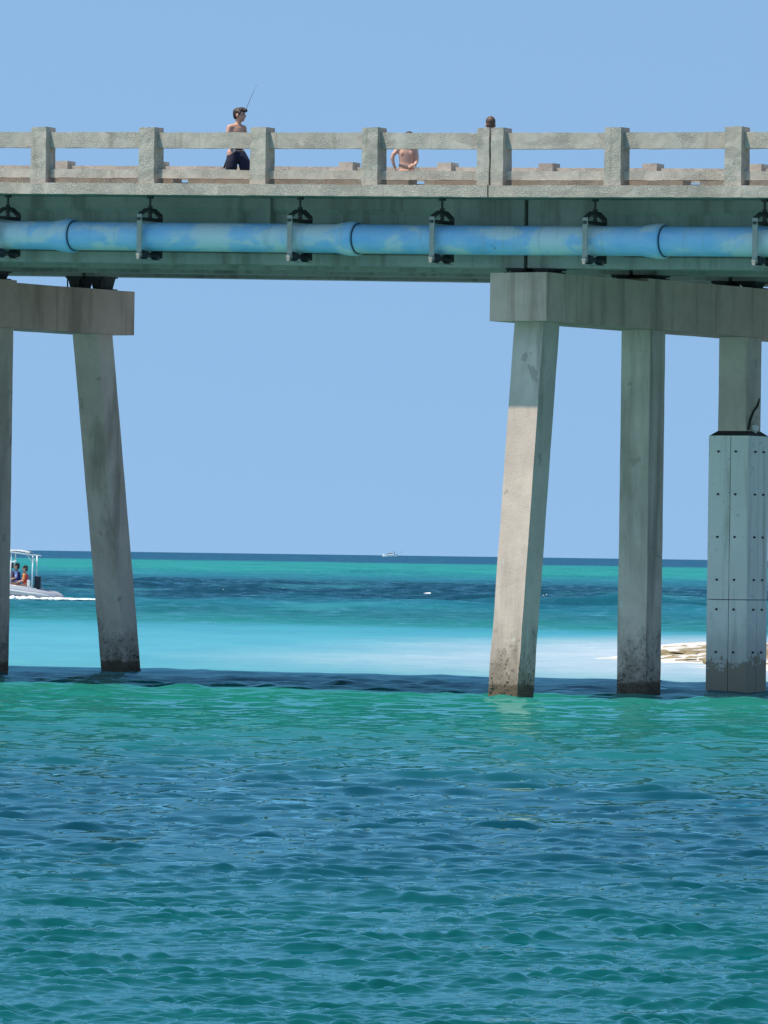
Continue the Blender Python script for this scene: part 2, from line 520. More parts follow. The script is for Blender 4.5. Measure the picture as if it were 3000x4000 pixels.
# ------------------------------------------------------------------ the sea
def build_sea():
    rng = np.random.default_rng(7)
    rows = [1.5, 6, 12, 17, 21, 23.5]
    r = 24.0
    rs = []
    while r < 12000:
        dr = 0.018 * (r / 27.0) ** 1.75 if r < 1400 else 0.012 * r
        r += dr
        rs.append((r, dr))
    R = np.array(rows + [a for a, b in rs])
    DR = np.array([2.0] * len(rows) + [b for a, b in rs])
    inner = np.linspace(rad(-3.9), rad(3.9), 400)
    side = rad(3.9) + (rad(180) - rad(3.9)) * (np.linspace(0, 1, 34)[1:]) ** 2.6
    th = np.concatenate([-side[::-1][1:], inner, side])     # one seam behind the viewer
    TH = th + YAW
    nr, nc = len(R), len(TH)
    X = (-np.sin(TH)[None, :] * R[:, None]).astype(np.float32)
    Y = (np.cos(TH)[None, :] * R[:, None]).astype(np.float32)
    Z = np.zeros_like(X)
    DX = np.zeros_like(X); DY = np.zeros_like(X)
    def waves(n_comp, l0, l1, slope_of, chop, spread, mask=None, env=None):
        lam = np.exp(rng.uniform(math.log(l0), math.log(l1), n_comp))
        for L in lam:
            s = slope_of(L)
            k = 2 * math.pi / L
            ang = YAW + math.pi + rng.normal(0.12, spread)
            kx, ky = -math.sin(ang) * k, math.cos(ang) * k
            ph = rng.uniform(0, 2 * math.pi)
            wt = np.clip((L / DR - 2.2) / 1.6, 0, 1)
            if mask is not None:
                wt = wt * mask
            idx = np.nonzero(wt > 0)[0]
            if len(idx) == 0:
                continue
            i0, i1 = idx[0], idx[-1] + 1
            arg = kx * X[i0:i1] + ky * Y[i0:i1] + ph
            w = (wt[i0:i1] * s / k)[:, None].astype(np.float32)
            if env is not None:
                w = w * env[i0:i1]
            sn = np.sin(arg) * w
            Z[i0:i1] += np.cos(arg) * w
            DX[i0:i1] -= chop * (kx / k) * sn
            DY[i0:i1] -= chop * (ky / k) * sn
    def patches(l0, l1, n):
        e = np.zeros_like(X)
        m = int(np.searchsorted(R, 260.0))
        for q in range(n):
            L = math.exp(rng.uniform(math.log(l0), math.log(l1)))
            ang = YAW + rng.uniform(0, math.pi)
            k = 2 * math.pi / L
            e[:m] += np.sin(-math.sin(ang) * k * X[:m] + math.cos(ang) * k * Y[:m] + rng.uniform(0, 6.28))
        return e / math.sqrt(n / 2)
    # wavelets run in groups, with slicks between them
    near_rows = (R < 260).astype(np.float32)[:, None]
    e1 = np.clip(0.80 + 0.40 * patches(0.35, 1.2, 9) * near_rows, 0.15, 1.5)
    e2 = np.clip(0.82 + 0.50 * patches(0.6, 2.4, 8) * near_rows, 0.12, 1.6)
    far1 = np.clip(0.36 + 0.95 * (R - 32) / 32, 0.34, 1.4)
    far1 = far1 * (1 + 0.35 * np.clip((R - 84) / 8, 0, 1) * np.clip((110 - R) / 8, 0, 1))    # tide race between the piles
    far2 = np.clip(0.35 + 0.5 * (R - 32) / 45, 0.35, 0.80)
    waves(64, 0.050, 0.11, lambda L: 0.032, 0.35, 0.75, None, e1)
    waves(100, 0.09, 0.24, lambda L: 0.039, 0.48, 0.50, None, e2)
    waves(54, 0.27, 0.95, lambda L: 0.034, 0.58, 0.52, far1, np.clip(e2, 0.4, 1.4))
    waves(30, 0.95, 3.4, lambda L: 0.019, 0.8, 0.50, far2)
    # short steep sea on the outer bar
    bar = np.clip((R - 215) / 70, 0, 1) * np.clip((560 - R) / 150, 0, 1)
    waves(40, 4.0, 11.0, lambda L: 0.030, 0.9, 0.75, bar)
    swell = np.clip((R - 520) / 200, 0, 1) * np.clip((2600 - R) / 900, 0, 1)
    waves(16, 12.0, 40.0, lambda L: 0.012, 0.8, 0.5, swell)
    # gusts: calmer and rougher patches
    gust = 0.85 + 0.3 * np.sin(X * 0.11 + Y * 0.07 + 1.0) * np.sin(Y * 0.052 - X * 0.03)
    calm = 1 - 0.55 * np.clip((R - 103) / 8, 0, 1) * np.clip((178 - R) / 14, 0, 1)   # sheltered shallows behind the bar
    G = gust * calm[:, None]
    co = np.stack([X + DX * G, Y + DY * G, Z * G], -1).reshape(-1, 3).astype(np.float32)
    a = np.arange(nr * nc).reshape(nr, nc)
    q = np.stack([a[:-1, :-1], a[:-1, 1:], a[1:, 1:], a[1:, :-1]], -1).reshape(-1, 4)[:, ::-1]
    me = bpy.data.meshes.new('sea')
    me.vertices.add(len(co)); me.vertices.foreach_set('co', co.ravel())
    me.loops.add(q.size); me.loops.foreach_set('vertex_index', q.ravel().astype(np.int32))
    me.polygons.add(len(q)); me.polygons.foreach_set('loop_start', np.arange(0, q.size, 4, dtype=np.int32))
    me.update(calc_edges=True)
    me.polygons.foreach_set('use_smooth', np.ones(len(q), bool))
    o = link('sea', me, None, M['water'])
    o.location.z = -0.045
    o['kind'] = 'structure'
    return o
build_sea()

def ground(a, d):
    """shore frame (a along the shore, d out to sea) to world x, y"""
    return (a * math.cos(YAW) - d * math.sin(YAW), a * math.sin(YAW) + d * math.cos(YAW))

def build_sandbar():
    bm = bmesh.new()
    na, nd = 170, 220
    grid = []
    for j in range(nd):
        d = 100 + 66 * j / (nd - 1)
        row = []
        for i in range(na):
            a = 2.0 + 34 * i / (na - 1)
            sx = (a - 13.2) / 8.6; sy = (d - 135) / 26.0
            rr = math.sqrt(sx * sx + sy * sy)
            n = noise.noise(Vector((a * 0.35, d * 0.12, 3.1)))
            h = 0.17 * max(-1.0, 1 - (rr + 0.25 * n) ** 2) 
            rip = noise.noise(Vector((a * 0.45, d * 0.75, 7.0))) * 0.09 + noise.noise(Vector((a * 1.3, d * 1.5, 1.0))) * 0.045
            if h > -0.02:
                h += rip * min(1, (h + 0.02) / 0.08)
            x, y = ground(a, d)
            row.append(bm.verts.new((x, y, h)))
        grid.append(row)
    for j in range(nd - 1):
        for i in range(na - 1):
            bm.faces.new((grid[j][i], grid[j][i + 1], grid[j + 1][i + 1], grid[j + 1][i]))
    o = obj('sandbar', bm, M['sand'], None, True)
    o.location.z = -0.05
    o['kind'] = 'structure'
build_sandbar()

def build_wrack():
    '''seaweed and shell debris stranded in lines on the sandbar'''
    rnd = random.Random(21)
    bm = bmesh.new()
    for i in range(620):
        d = rnd.choice((122, 126, 130, 133, 137, 141, 146)) + rnd.gauss(0, 1.3)
        a = rnd.uniform(4.6, 16)
        sx = (a - 13.2) / 8.6; sy = (d - 135) / 26.0
        if sx * sx + sy * sy > 0.86:
            continue
        h = 0.17 * (1 - sx * sx - sy * sy)
        x, y = ground(a, d)
        m = (Matrix.Translation((x, y, h - 0.04)) @ Matrix.Rotation(YAW + rnd.gauss(0, .35), 4, 'Z')
             @ Matrix.Diagonal((rnd.uniform(.05, .34), rnd.uniform(.08, .3), rnd.uniform(.02, .075), 1)))
        r = bmesh.ops.create_icosphere(bm, subdivisions=1, radius=1, matrix=m)
        for v in r['verts']:
            v.co += Vector((rnd.gauss(0, .03), rnd.gauss(0, .03), rnd.gauss(0, .012)))
    o = obj('seaweed_wrack', bm, plain('brown_seaweed', (0.27, 0.21, 0.11), 0.9, 0, 0.5, 3), None, False)
    o['kind'] = 'stuff'
    o['label'] = 'brown seaweed and debris stranded in lines on the white sandbar'
    o['category'] = 'seaweed'
build_wrack()

# ------------------------------------------------------------------ the bridge
V0 = 80.8                                # outer face of the near deck edge
U_J = -45.09                             # expansion joint over the near bent
SPAN = 13.08
E_SLOPE = 0.013                          # deck rises towards the sea side
V_FAR = V0 + 11.88
def grade(u):
    return (-0.0205 if u < U_J else -0.0155) * (u - U_J)
def slope_at(u):
    return -0.0205 if u < U_J else -0.0155
def deck_z(u, v):
    return 6.93 + grade(u) + E_SLOPE * (v - V0)
bridge = empty('road_bridge', (U_J, V0, 0))
tag(bridge, 'long grey concrete road bridge on square piles crossing the turquoise channel', 'bridge')
B_OFF = Vector((-U_J, -V0, 0))
def bpart(name, bm, mat, parent=bridge, smooth=False, origin=None):
    """mesh given in world coordinates becomes a part of the bridge"""
    org = Vector(origin) if origin is not None else Vector((U_J, V0, 0))
    bmesh.ops.translate(bm, verts=bm.verts[:], vec=-org)
    o = obj(name, bm, mat, parent, smooth)
    if parent is bridge:
        o.location = org - Vector((U_J, V0, 0))
    return o
def shear(bm, u0):
    """follow the road gradient from u0"""
    for v in bm.verts:
        v.co.z += grade(v.co.x) - grade(u0)

spans = [(U_J - 2 * SPAN, U_J - SPAN), (U_J - SPAN, U_J), (U_J, U_J + SPAN)]
G_V = [V0 + 1.32 + 3.08 * k for k in range(4)]

# deck slabs, edge beams, kerbs, roadway
for si, (ua, ub) in enumerate(spans):
    a, b = ua + 0.012, ub - 0.012
    bm = bmesh.new()
    vs = box(bm, a, b, V0 + 0.30, V_FAR - 0.30, 0, 0.15)
    for v in bm.verts:
        v.co.z += deck_z(v.co.x, v.co.y) - 0.152
    bpart('deck_slab', bm, M['girder'])
    bm = bmesh.new()
    box(bm, a + .01, b - .01, V0 + 0.9, V_FAR - 3.2, 0, 0.05)
    for v in bm.verts:
        v.co.z += deck_z(v.co.x, v.co.y) + 0.001
    bpart('roadway', bm, M['asphalt'])
    for side in (0, 1):
        v0, v1 = (V0, V0 + 0.30) if side == 0 else (V_FAR - 0.30, V_FAR)
        bm = rough_box(a, b, v0, v1, 6.93 - 0.155, 6.93 + 0.003, 0.030, 0.10, 0.007, 5.0, si + 3 * side, (0,))
        for v in bm.verts:
            v.co.z += grade(v.co.x) + E_SLOPE * (v.co.y - V0)
        bpart('deck_edge_beam', bm, M['fascia'])
def kerb(u0, u1, seed):
    bm = rough_box(u0, u1, V0 + 0.60, V0 + 0.84, 6.935, 7.085, 0.018, 0.14, 0.008, 5.0, seed, (0,))
    for v in bm.verts:
        v.co.z += grade(v.co.x) + E_SLOPE * (v.co.y - V0)
    bpart('kerb', bm, M['kerb'])
ks = [-64.0, (-62.3, -62.05), (-58.35, -58.33), (-54.45, -54.20), (-50.5, -50.25), (-46.68, -46.43), (-45.10, -45.07),
      (-42.42, -42.16), (-38.25, -38.0), -32.5]
prev = ks[0]
for i, k in enumerate(ks[1:]):
    e, s = (k, k) if not isinstance(k, tuple) else k
    kerb(prev, e, i + 11)
    prev = s

# girders
def girder_profile(block):
    tf, wb, bf = 0.152, (0.228 if block else 0.076), 0.228
    h = 0.945
    pts = [(-bf, 0), (bf, 0), (bf, 0.15), (wb, 0.30), (wb, h - 0.15 - 0.075), (tf if not block else max(tf, wb), h - 0.15),
           (tf if not block else max(tf, wb) , h)]
    left = [(-x, z) for x, z in reversed(pts[2:])]
    return pts[1:] + left + [pts[0]]
def girder(ua, ub, v, z_bot):
    bm = bmesh.new()
    us = [ua + 0.03, ua + 1.15, ua + 1.55, ub - 1.55, ub - 1.15, ub - 0.03]
    prof = [girder_profile(True), girder_profile(True), girder_profile(False)]
    prof = prof + prof[::-1]
    rings = []
    for u, pr in zip(us, prof):
        rings.append([bm.verts.new((u, v + y, z_bot + grade(u) + z)) for y, z in pr])
    for r0, r1 in zip(rings, rings[1:]):
        for k in range(len(r0)):
            bm.faces.new((r0[k], r0[(k + 1) % len(r0)], r1[(k + 1) % len(r0)], r1[k]))
    bm.faces.new(rings[0][::-1]); bm.faces.new(rings[-1])
    es = [e for e in bm.edges if len(e.link_faces) == 2 and e.calc_face_angle(0) > rad(20)
          and abs((e.verts[0].co - e.verts[1].co).x) > 0.5]
    bmesh.ops.bevel(bm, geom=es, offset=0.014, segments=2, affect='EDGES')
    return bpart('girder', bm, M['girder'])
def girder_bottom(v):
    return 6.93 - 0.152 + E_SLOPE * (v - V0) - 0.938
for (ua, ub) in spans:
    for v in G_V:
        girder(ua, ub, v, girder_bottom(v))
    # cross beams between the girders at both ends and the middle
    for um in (ua + 0.25, (ua + ub) / 2, ub - 0.25):
        for v in G_V[:-1]:
            bm = bmesh.new()
            box(bm, um - 0.11, um + 0.11, v + 0.07, v + 3.08 - 0.07, girder_bottom(v) + 0.26, girder_bottom(v) + 0.94)
            for q in bm.verts:
                q.co.z += grade(q.co.x) + E_SLOPE * (q.co.y - v)
            bpart('cross_beam', bm, M['girder'])
# a bearing rib cast on the outer girder's side
bm = bmesh.new()
box(bm, -49.39, -49.20, V0 + 1.32 - 0.215, V0 + 1.32 - 0.07, girder_bottom(V0 + 1.3) + 0.17, girder_bottom(V0 + 1.3) + 0.93)
shear(bm, U_J)
bevel_all(bm, 0.015)
bpart('stiffener', bm, M['girder'])

# bents: cap, piles, bearings
P_V = [V0 + 1.14 + 3.08 * k + 0.228 for k in range(4)]          # pile centre lines at the cap
def bent(uc, seed):
    dz = grade(uc)
    zb, zt = 5.12 + dz * 0.78, 5.785 + dz * 0.90
    w = 0.442
    bm = rough_box(uc - w, uc + w, V0 + 0.82, V0 + 11.14, zb, zt, 0.022, 0.45, 0.006, 2.2, seed, (1, 2))
    bpart('pile_cap', bm, M['cap'])
    bm = rough_box(uc - w + 0.002, uc + w + 0.006, V0 + 3.78, V0 + 7.70, zt - 0.03, zt + 0.038, 0.012, 0.4, 0.003, 2.2, seed, (1,))
    bpart('cap_step', bm, M['cap'])
    for k, v in enumerate(P_V):
        lean = {0: -0.118, 3: 0.185}.get(k, 0.0)
        v = v + (0.20 if seed == 2 and k == 2 else 0.06 if seed == 1 and k == 1 else 0.0)
        bm = bmesh.new()
        hw = 0.2285
        box(bm, uc - hw, uc + hw, v - hw, v + hw, -2.0, zb + 0.05)
        bevel_all(bm, 0.022, 2)
        slice_axis(bm, 2, 0.16)
        for q in bm.verts:
            wear = max(0.0, 1 - abs(q.co.z - 0.4) / 2.0)
            n = noise.noise(Vector((q.co.x * 5, q.co.y * 5, q.co.z * 2.2 + seed * 9 + k * 17)))
            q.co.x += n * (0.004 + 0.008 * wear)
            n = noise.noise(Vector((q.co.x * 5 + 40, q.co.y * 5, q.co.z * 2.2 + seed * 9 + k * 17)))
            q.co.y += n * (0.004 + 0.008 * wear)
            q.co.y += lean * (zb - q.co.z)
        pile_o = bpart('pile', bm, M['pile'])
        if (seed, k) in ((1, 0), (1, 1), (2, 2), (2, 3)):
            rnd = random.Random(seed * 10 + k)
            cb = bmesh.new()
            for i in range(260):
                z = -0.10 + abs(rnd.gauss(0, 0.16)) + (0.10 * noise.noise(Vector((i * 0.37, seed, k))))
                t = rnd.uniform(-1, 1) * hw
                x, y = ((t, -hw), (hw, t), (t, hw), (-hw, t))[rnd.choice((0, 0, 1, 1, 2, 3))]
                r0 = rnd.uniform(0.005, 0.017)
                bmesh.ops.create_icosphere(cb, subdivisions=1, radius=1, matrix=Matrix.Translation((uc + x, v + y + lean * (zb - z), z))
                                           @ Matrix.Diagonal((r0 * rnd.uniform(.7, 1.3), r0 * rnd.uniform(.7, 1.3), r0 * rnd.uniform(.6, 1.2), 1)))
            bmesh.ops.translate(cb, verts=cb.verts[:], vec=(-U_J, -V0, 0))
            co = obj('barnacle_crust', cb, M['crust'], pile_o)
            co['kind'] = 'stuff'
    for k, v in enumerate(G_V):
        zg = girder_bottom(v) + dz
        ct = zt + (0.038 if 3.78 < v - V0 < 7.7 else 0.0)
        gap = zg - ct
        bm = bmesh.new()
        box(bm, uc - 0.40, uc + 0.36, v - 0.20, v + 0.20, ct - 0.004, ct + 0.022)
        for s in (-1, 1):
            u = uc + s * 0.21
            box(bm, u - 0.15, u + 0.15, v - 0.21, v + 0.21, zg - 0.028, zg + 0.004)
            h = max(0.0, gap - 0.04)
            if h > 0.03:
                q0 = len(bm.verts)
                vs_ = box(bm, u - 0.12, u + 0.12, v - 0.19, v + 0.19, ct + 0.02, zg - 0.02)
                for q_ in vs_[:4]:
                    q_.co.x = u + (q_.co.x - u) * 0.55
                for t in (-1, 1):
                    tube(bm, [(u - t * 0.135, v - 0.17, ct), (u - t * 0.135, v - 0.17, zg)], 0.012, 6)
            else:
                box(bm, u - 0.12, u + 0.12, v - 0.18, v + 0.18, ct + 0.02, zg - 0.02)
        bpart('bearing', bm, M['steel_dark'])
bent(U_J + 0.04, 1)
bent(U_J - SPAN, 2)

# pile jacket with bolted panels on the third pile of the near bent
def jacket():
    uc, vc = U_J + 0.04, P_V[2]
    hw = 0.325
    j = bpart('pile_jacket', rough_box(uc - hw + .02, uc + hw - .02, vc - hw + .02, vc + hw - .02, -1.5, 3.70, 0.02, 0.5, 0.002, 2, 5, (2,)), M['plate'])
    org = Vector((U_J, V0, 0))
    def sub(name, bm, mat):
        bmesh.ops.translate(bm, verts=bm.verts[:], vec=-org)
        return obj(name, bm, mat, j)
    bm = bmesh.new()          # sloped collar on top
    b0 = [bm.verts.new((uc + x * hw, vc + y * hw, 3.685)) for x, y in ((-1, -1), (1, -1), (1, 1), (-1, 1))]
    b1 = [bm.verts.new((uc + x * .232, vc + y * .232, 3.76)) for x, y in ((-1, -1), (1, -1), (1, 1), (-1, 1))]
    for k in range(4):
        bm.faces.new((b0[k], b0[(k + 1) % 4], b1[(k + 1) % 4], b1[k]))
    bm.faces.new(b0[::-1]); bm.faces.new(b1)
    sub('collar', bm, M['steel_dark'])
    rows = [(1.318, 3.69), (-1.4, 1.306)]
    seam = uc + 0.03
    for z0, z1 in rows:
        for x0, x1 in ((uc - hw, seam - 0.005), (seam + 0.005, uc + hw)):
            bm = rough_box(x0, x1, vc - hw, vc - hw + .03, z0, z1, 0.005, 0.4, 0.002, 3, x0 * 3, (2,))
            sub('panel', bm, M['jacket'])
        for y0, y1 in ((vc - hw + .031, vc - .005), (vc + .005, vc + hw)):
            bm = rough_box(uc + hw - .03, uc + hw, y0, y1, z0, z1, 0.005, 0.4, 0.002, 3, y0, (2,))
            sub('panel', bm, M['jacket'])
            bm = rough_box(uc - hw, uc - hw + .03, y0, y1, z0, z1, 0.005, 0.4, 0.002, 3, y0, (2,))
            sub('panel', bm, M['jacket'])
    bm = bmesh.new()                    # a plug of repair mortar and a loose cable at the jacket's head
    ball(bm, (uc + 0.26, vc - 0.02, 3.80), (0.06, 0.07, 0.075), 10)
    roughen(bm, 0.03, 14, 3)
    sub('mortar_lump', bm, M['jacket'])
    bm = bmesh.new()
    tube(bm, [(uc + 0.245, vc - 0.19, 3.78), (uc + 0.243, vc - 0.13, 3.92), (uc + 0.24, vc - 0.02, 4.05), (uc + 0.243, vc + 0.10, 4.13), (uc + 0.236, vc + 0.18, 4.24)], [0.016, 0.018, 0.014, 0.016, 0.008], 8)
    sub('cable', bm, M['steel_dark'])
    bb = bmesh.new()
    bmesh.ops.create_cone(bb, cap_ends=True, segments=6, radius1=0.020, radius2=0.013, depth=0.03)
    bolt = to_mesh(bb, 'bolt')
    bolt.materials.append(M['steel_dark'])
    for z in (3.46, 2.84, 2.22, 1.60, 1.17, 0.55):
        for du in (-0.165, 0.115):
            o = link('bolt', bolt, j)
            o.location = Vector((uc + du, vc - hw - 0.012, z)) - org
            o.rotation_euler = (rad(90), 0, 0)
        for dv in (-0.13, 0.14):
            o = link('bolt', bolt, j)
            o.location = Vector((uc + hw + 0.012, vc + dv, z)) - org
            o.rotation_euler = (0, rad(90), 0)
jacket()

# railings
post_us = [-63.1, -61.3, -59.5, -57.72, -55.96, -54.18, -52.40, -50.60, -48.78, -46.985]
post_us_r = [-43.205, -41.388, -39.55, -37.75, -35.95, -34.15, -32.4]
def post_mesh(w, seed):
    bm = bmesh.new()
    box(bm, -w / 2, w / 2, 0, 0.25, -0.02, 0.79)
    bevel_all(bm, 0.016, 2)
    slice_axis(bm, 2, 0.07); slice_axis(bm, 0, 0.08)
    roughen(bm, 0.007, 8.0, seed)
    for v in bm.verts:                       # slightly spread foot
        v.co.x *= 1 + 0.05 * (1 - v.co.z / 0.79)
    me = to_mesh(bm, 'rail_post')
    me.materials.append(M['rail'])
    return me
wide = [post_mesh(0.245, s) for s in (1, 2, 3)]
slim = [post_mesh(0.185, s) for s in (4, 5)]
ROOT = Vector((U_J, V0, 0))
def rail(ua, ub, v_front, z0, z1, seed):
    """one precast rail between two posts"""
    bm = rough_box(ua, ub, v_front, v_front + 0.13, z0, z1, 0.014, 0.11, 0.0075, 4.5, seed, (0, 2))
    for v in bm.verts:
        v.co.z += deck_z(v.co.x, v_front + 0.05)
    return bm
def railing(v_face, off, near):
    left = [(u, 0.245, wide) for u in post_us] + [(-45.205, 0.185, slim)]
    right = [(-44.985, 0.185, slim)] + [(u, 0.245, wide) for u in post_us_r]
    k = 0
    for run in (left, right):
        run = [(u + off, w, ms) for u, w, ms in run]
        for i, (u, w, ms) in enumerate(run):
            o = link('rail_post', ms[i % len(ms)], bridge)
            o.location = Vector((u, v_face, deck_z(u, v_face))) - ROOT
            if i + 1 < len(run):
                u2, w2 = run[i + 1][0], run[i + 1][1]
                seed = i + k * 3.7 + (0 if near else 50)
                bpart('top_rail', rail(u + w / 2 - .01, u2 - w2 / 2 + .01, v_face + 0.095, 0.503, 0.722, seed), M['rail'])
                bpart('bottom_rail', rail(u + w / 2 - .01, u2 - w2 / 2 + .01, v_face + 0.095, 0.078, 0.20, seed + .5), M['rail'])
        k += 1
railing(V0 + 0.05, 0.0, True)
railing(V_FAR - 0.30, 0.06, False)

# ------------------------------------------------------------------ the water main and its hangers
PV, PZ, PR = V0 + 0.60, 6.212, 0.2025
def pz(u):
    return PZ + grade(u)
pipe = empty('water_pipe', (U_J, PV, PZ))
tag(pipe, 'fat faded blue water pipe slung under the edge of the bridge deck', 'pipe')
def pipe_section(u0, u1, seed):
    """plain spigot on the left, belled socket on the right end"""
    bm = bmesh.new()
    prof = [(u0 - 0.25, PR)]
    n = 24
    L = u1 - 0.34 - u0
    prof += [(u0 + L * i / n, PR) for i in range(1, n + 1)]
    prof += [(u1 - 0.31, PR * 1.03), (u1 - 0.25, PR * 1.085), (u1 - 0.20, PR * 1.125), (u1 - 0.15, PR * 1.135), (u1 - 0.13, PR * 1.18), (u1 - 0.02, PR * 1.19), (u1, PR * 1.17), (u1, PR * 1.005)]
    rings = []
    for u, r in prof:
        rings.append([bm.verts.new((u - U_J, r * math.cos(t), pz(u) - PZ + r * math.sin(t))) for t in (2 * math.pi * k / 48 for k in range(48))])
    for a, b in zip(rings, rings[1:]):
        for k in range(48):
            bm.faces.new((a[k], a[(k + 1) % 48], b[(k + 1) % 48], b[k]))
    o = obj('pipe_section', bm, M['pipe'], pipe, True)
    bm = bmesh.new()
    ring = []
    for u, r in ((u1 - 0.004, PR * 1.07), (u1 + 0.012, PR * 1.06), (u1 + 0.014, PR * 1.0)):
        ring.append([bm.verts.new((u - U_J, r * math.cos(t), pz(u) - PZ + r * math.sin(t))) for t in (2 * math.pi * k / 48 for k in range(48))])
    for a, b in zip(ring, ring[1:]):
        for k in range(48):
            bm.faces.new((a[k], a[(k + 1) % 48], b[(k + 1) % 48], b[k]))
    obj('pipe_seal', bm, M['seal'], pipe)
cuts = [-66.0, -61.4, -56.8, -52.13, -47.47, -42.68, -37.9, -32.5]
for i in range(len(cuts) - 1):
    pipe_section(cuts[i], cuts[i + 1], i)

hang_parts = {}
def hanger_parts():
    def keep(name, bm, mat, smooth=False):
        me = to_mesh(bm, name, smooth); me.materials.append(mat); hang_parts.setdefault(name, []).append(me)
    for s in (-1, 1):
        bm = bmesh.new()
        box(bm, -0.038, 0.038, s * 0.275 - 0.007, s * 0.275 + 0.007, -0.30, 0.305)
        bevel_all(bm, 0.004, 1)
        roughen(bm, 0.002, 20, s)
        keep('strap', bm, M['galv'] if s < 0 else M['hanger_dark'])
    bm = bmesh.new()                                    # bent yoke
    pth = [(-0.275, 0.285), (-0.262, 0.315), (-0.085, 0.395), (0.085, 0.395), (0.262, 0.315), (0.275, 0.285)]
    ins = [(-0.250, 0.285), (-0.244, 0.300), (-0.078, 0.372), (0.078, 0.372), (0.244, 0.300), (0.250, 0.285)]
    A = [[bm.verts.new((x, y, z)) for (y, z) in pth] for x in (-0.042, 0.042)]
    Bv = [[bm.verts.new((x, y, z)) for (y, z) in ins] for x in (-0.042, 0.042)]
    for k in range(5):
        bm.faces.new((A[0][k], A[0][k + 1], A[1][k + 1], A[1][k]))
        bm.faces.new((Bv[0][k + 1], Bv[0][k], Bv[1][k], Bv[1][k + 1]))
        bm.faces.new((A[0][k + 1], A[0][k], Bv[0][k], Bv[0][k + 1]))
        bm.faces.new((A[1][k], A[1][k + 1], Bv[1][k + 1], Bv[1][k]))
    for k in (0, 5):
        bm.faces.new((A[0][k], A[1][k], Bv[1][k], Bv[0][k]))
    keep('yoke', bm, M['hanger_dark'])
    bm = bmesh.new(); tube(bm, [(0, -0.265, 0.238), (0, 0.265, 0.238)], 0.026, 12); keep('spreader_bar', bm, M['hanger_dark'])
    bm = bmesh.new()
    tube(bm, [(0, 0, 0.575), (0, 0, 0.27)], 0.017, 10)
    tube(bm, [(0, 0, 0.43), (0, 0, 0.385)], 0.036, 6)
    tube(bm, [(0, 0, 0.365), (0, 0, 0.31)], 0.036, 6)
    tube(bm, [(0, 0, 0.30), (0, 0, 0.265)], 0.030, 6)
    tube(bm, [(0, 0, 0.575), (0, 0, 0.535)], 0.05, 6)
    keep('threaded_rod', bm, M['hanger_dark'])
    bm = bmesh.new()                                    # waisted roller under the pipe
    tube(bm, [(0, y, -0.262) for y in (-0.20, -0.19, -0.11, -0.05, 0, 0.05, 0.11, 0.19, 0.20)],
         [0.045, 0.066, 0.062, 0.036, 0.030, 0.036, 0.062, 0.066, 0.045], 16)
    keep('roller', bm, M['rubber'], True)
    bm = bmesh.new()
    tube(bm, [(0, -0.30, -0.262), (0, 0.30, -0.262)], 0.016, 10); keep('axle', bm, M['galv'])
    bm = bmesh.new(); box(bm, -0.03, 0.03, -0.275, 0.275, -0.338, -0.326); keep('tie_plate', bm, M['galv'])
    for z, r in ((0.238, 0.024), (-0.262, 0.036), (-0.305, 0.026)):
        bm = bmesh.new()
        tube(bm, [(0, -0.312, z), (0, -0.280, z)], r, 6)
        keep('bolt_head', bm, M['galv'] if z < 0 else M['hanger_dark'])
hanger_parts()
h_us = [-53.26, -50.87, -48.41, -46.14, -43.755, -41.18]
h_lab = ['roller hanger cut off by the left edge, around the blue pipe',
         'roller hanger around the blue pipe, second from the left edge of the photo',
         'roller hanger around the blue pipe just left of the middle dirty pipe collar',
         'roller hanger around the blue pipe, last one left of the deck joint',
         'roller hanger around the blue pipe above the right pile cap',
         'roller hanger at the right edge of the photo, gripping the blue pipe']
for u, lab in zip(h_us, h_lab):
    h = empty('pipe_hanger', (u, PV, pz(u)))
    tag(h, lab, 'pipe hanger', 'roller hangers carrying the blue pipe')
    for name, mes in hang_parts.items():
        for me in mes:
            link(name, me, h)

# ------------------------------------------------------------------ people
def skin_mat(name, col):
    g = N(name)
    n = g.noise(g.coord(), 9.0, 4)
    g.put(g.b.inputs['Base Color'], g.mix(n, tuple(c * 0.88 for c in col), tuple(min(1, c * 1.1) for c in col)))
    g.b.inputs['Roughness'].default_value = 0.5
    g.b.inputs['Subsurface Weight'].default_value = 0.08
    g.b.inputs['Subsurface Radius'].default_value = (0.02, 0.008, 0.004)
    return g.m
M['skin'] = skin_mat('tanned_skin', (0.60, 0.33, 0.23))
M['skin2'] = skin_mat('light_skin', (0.66, 0.38, 0.27))
M['hair_dark'] = plain('dark_brown_hair', (0.045, 0.025, 0.018), 0.6, 0, 0.4, 60)
M['hair_brown'] = plain('brown_hair', (0.10, 0.055, 0.034), 0.6, 0, 0.5, 40)
M['navy'] = plain('navy_cloth', (0.012, 0.014, 0.032), 0.85, 0, 0.4, 10)
M['peach'] = plain('peach_cloth', (0.62, 0.33, 0.22), 0.85, 0, 0.25, 14)
M['white_cloth'] = plain('white_cloth', (0.78, 0.76, 0.74), 0.85, 0, 0.06)
M['grey_cloth'] = plain('grey_cloth', (0.25, 0.26, 0.28), 0.85)
M['eye'] = plain('dark_eye', (0.02, 0.015, 0.012), 0.3)
M['rod'] = plain('dark_graphite_rod', (0.03, 0.03, 0.035), 0.4)

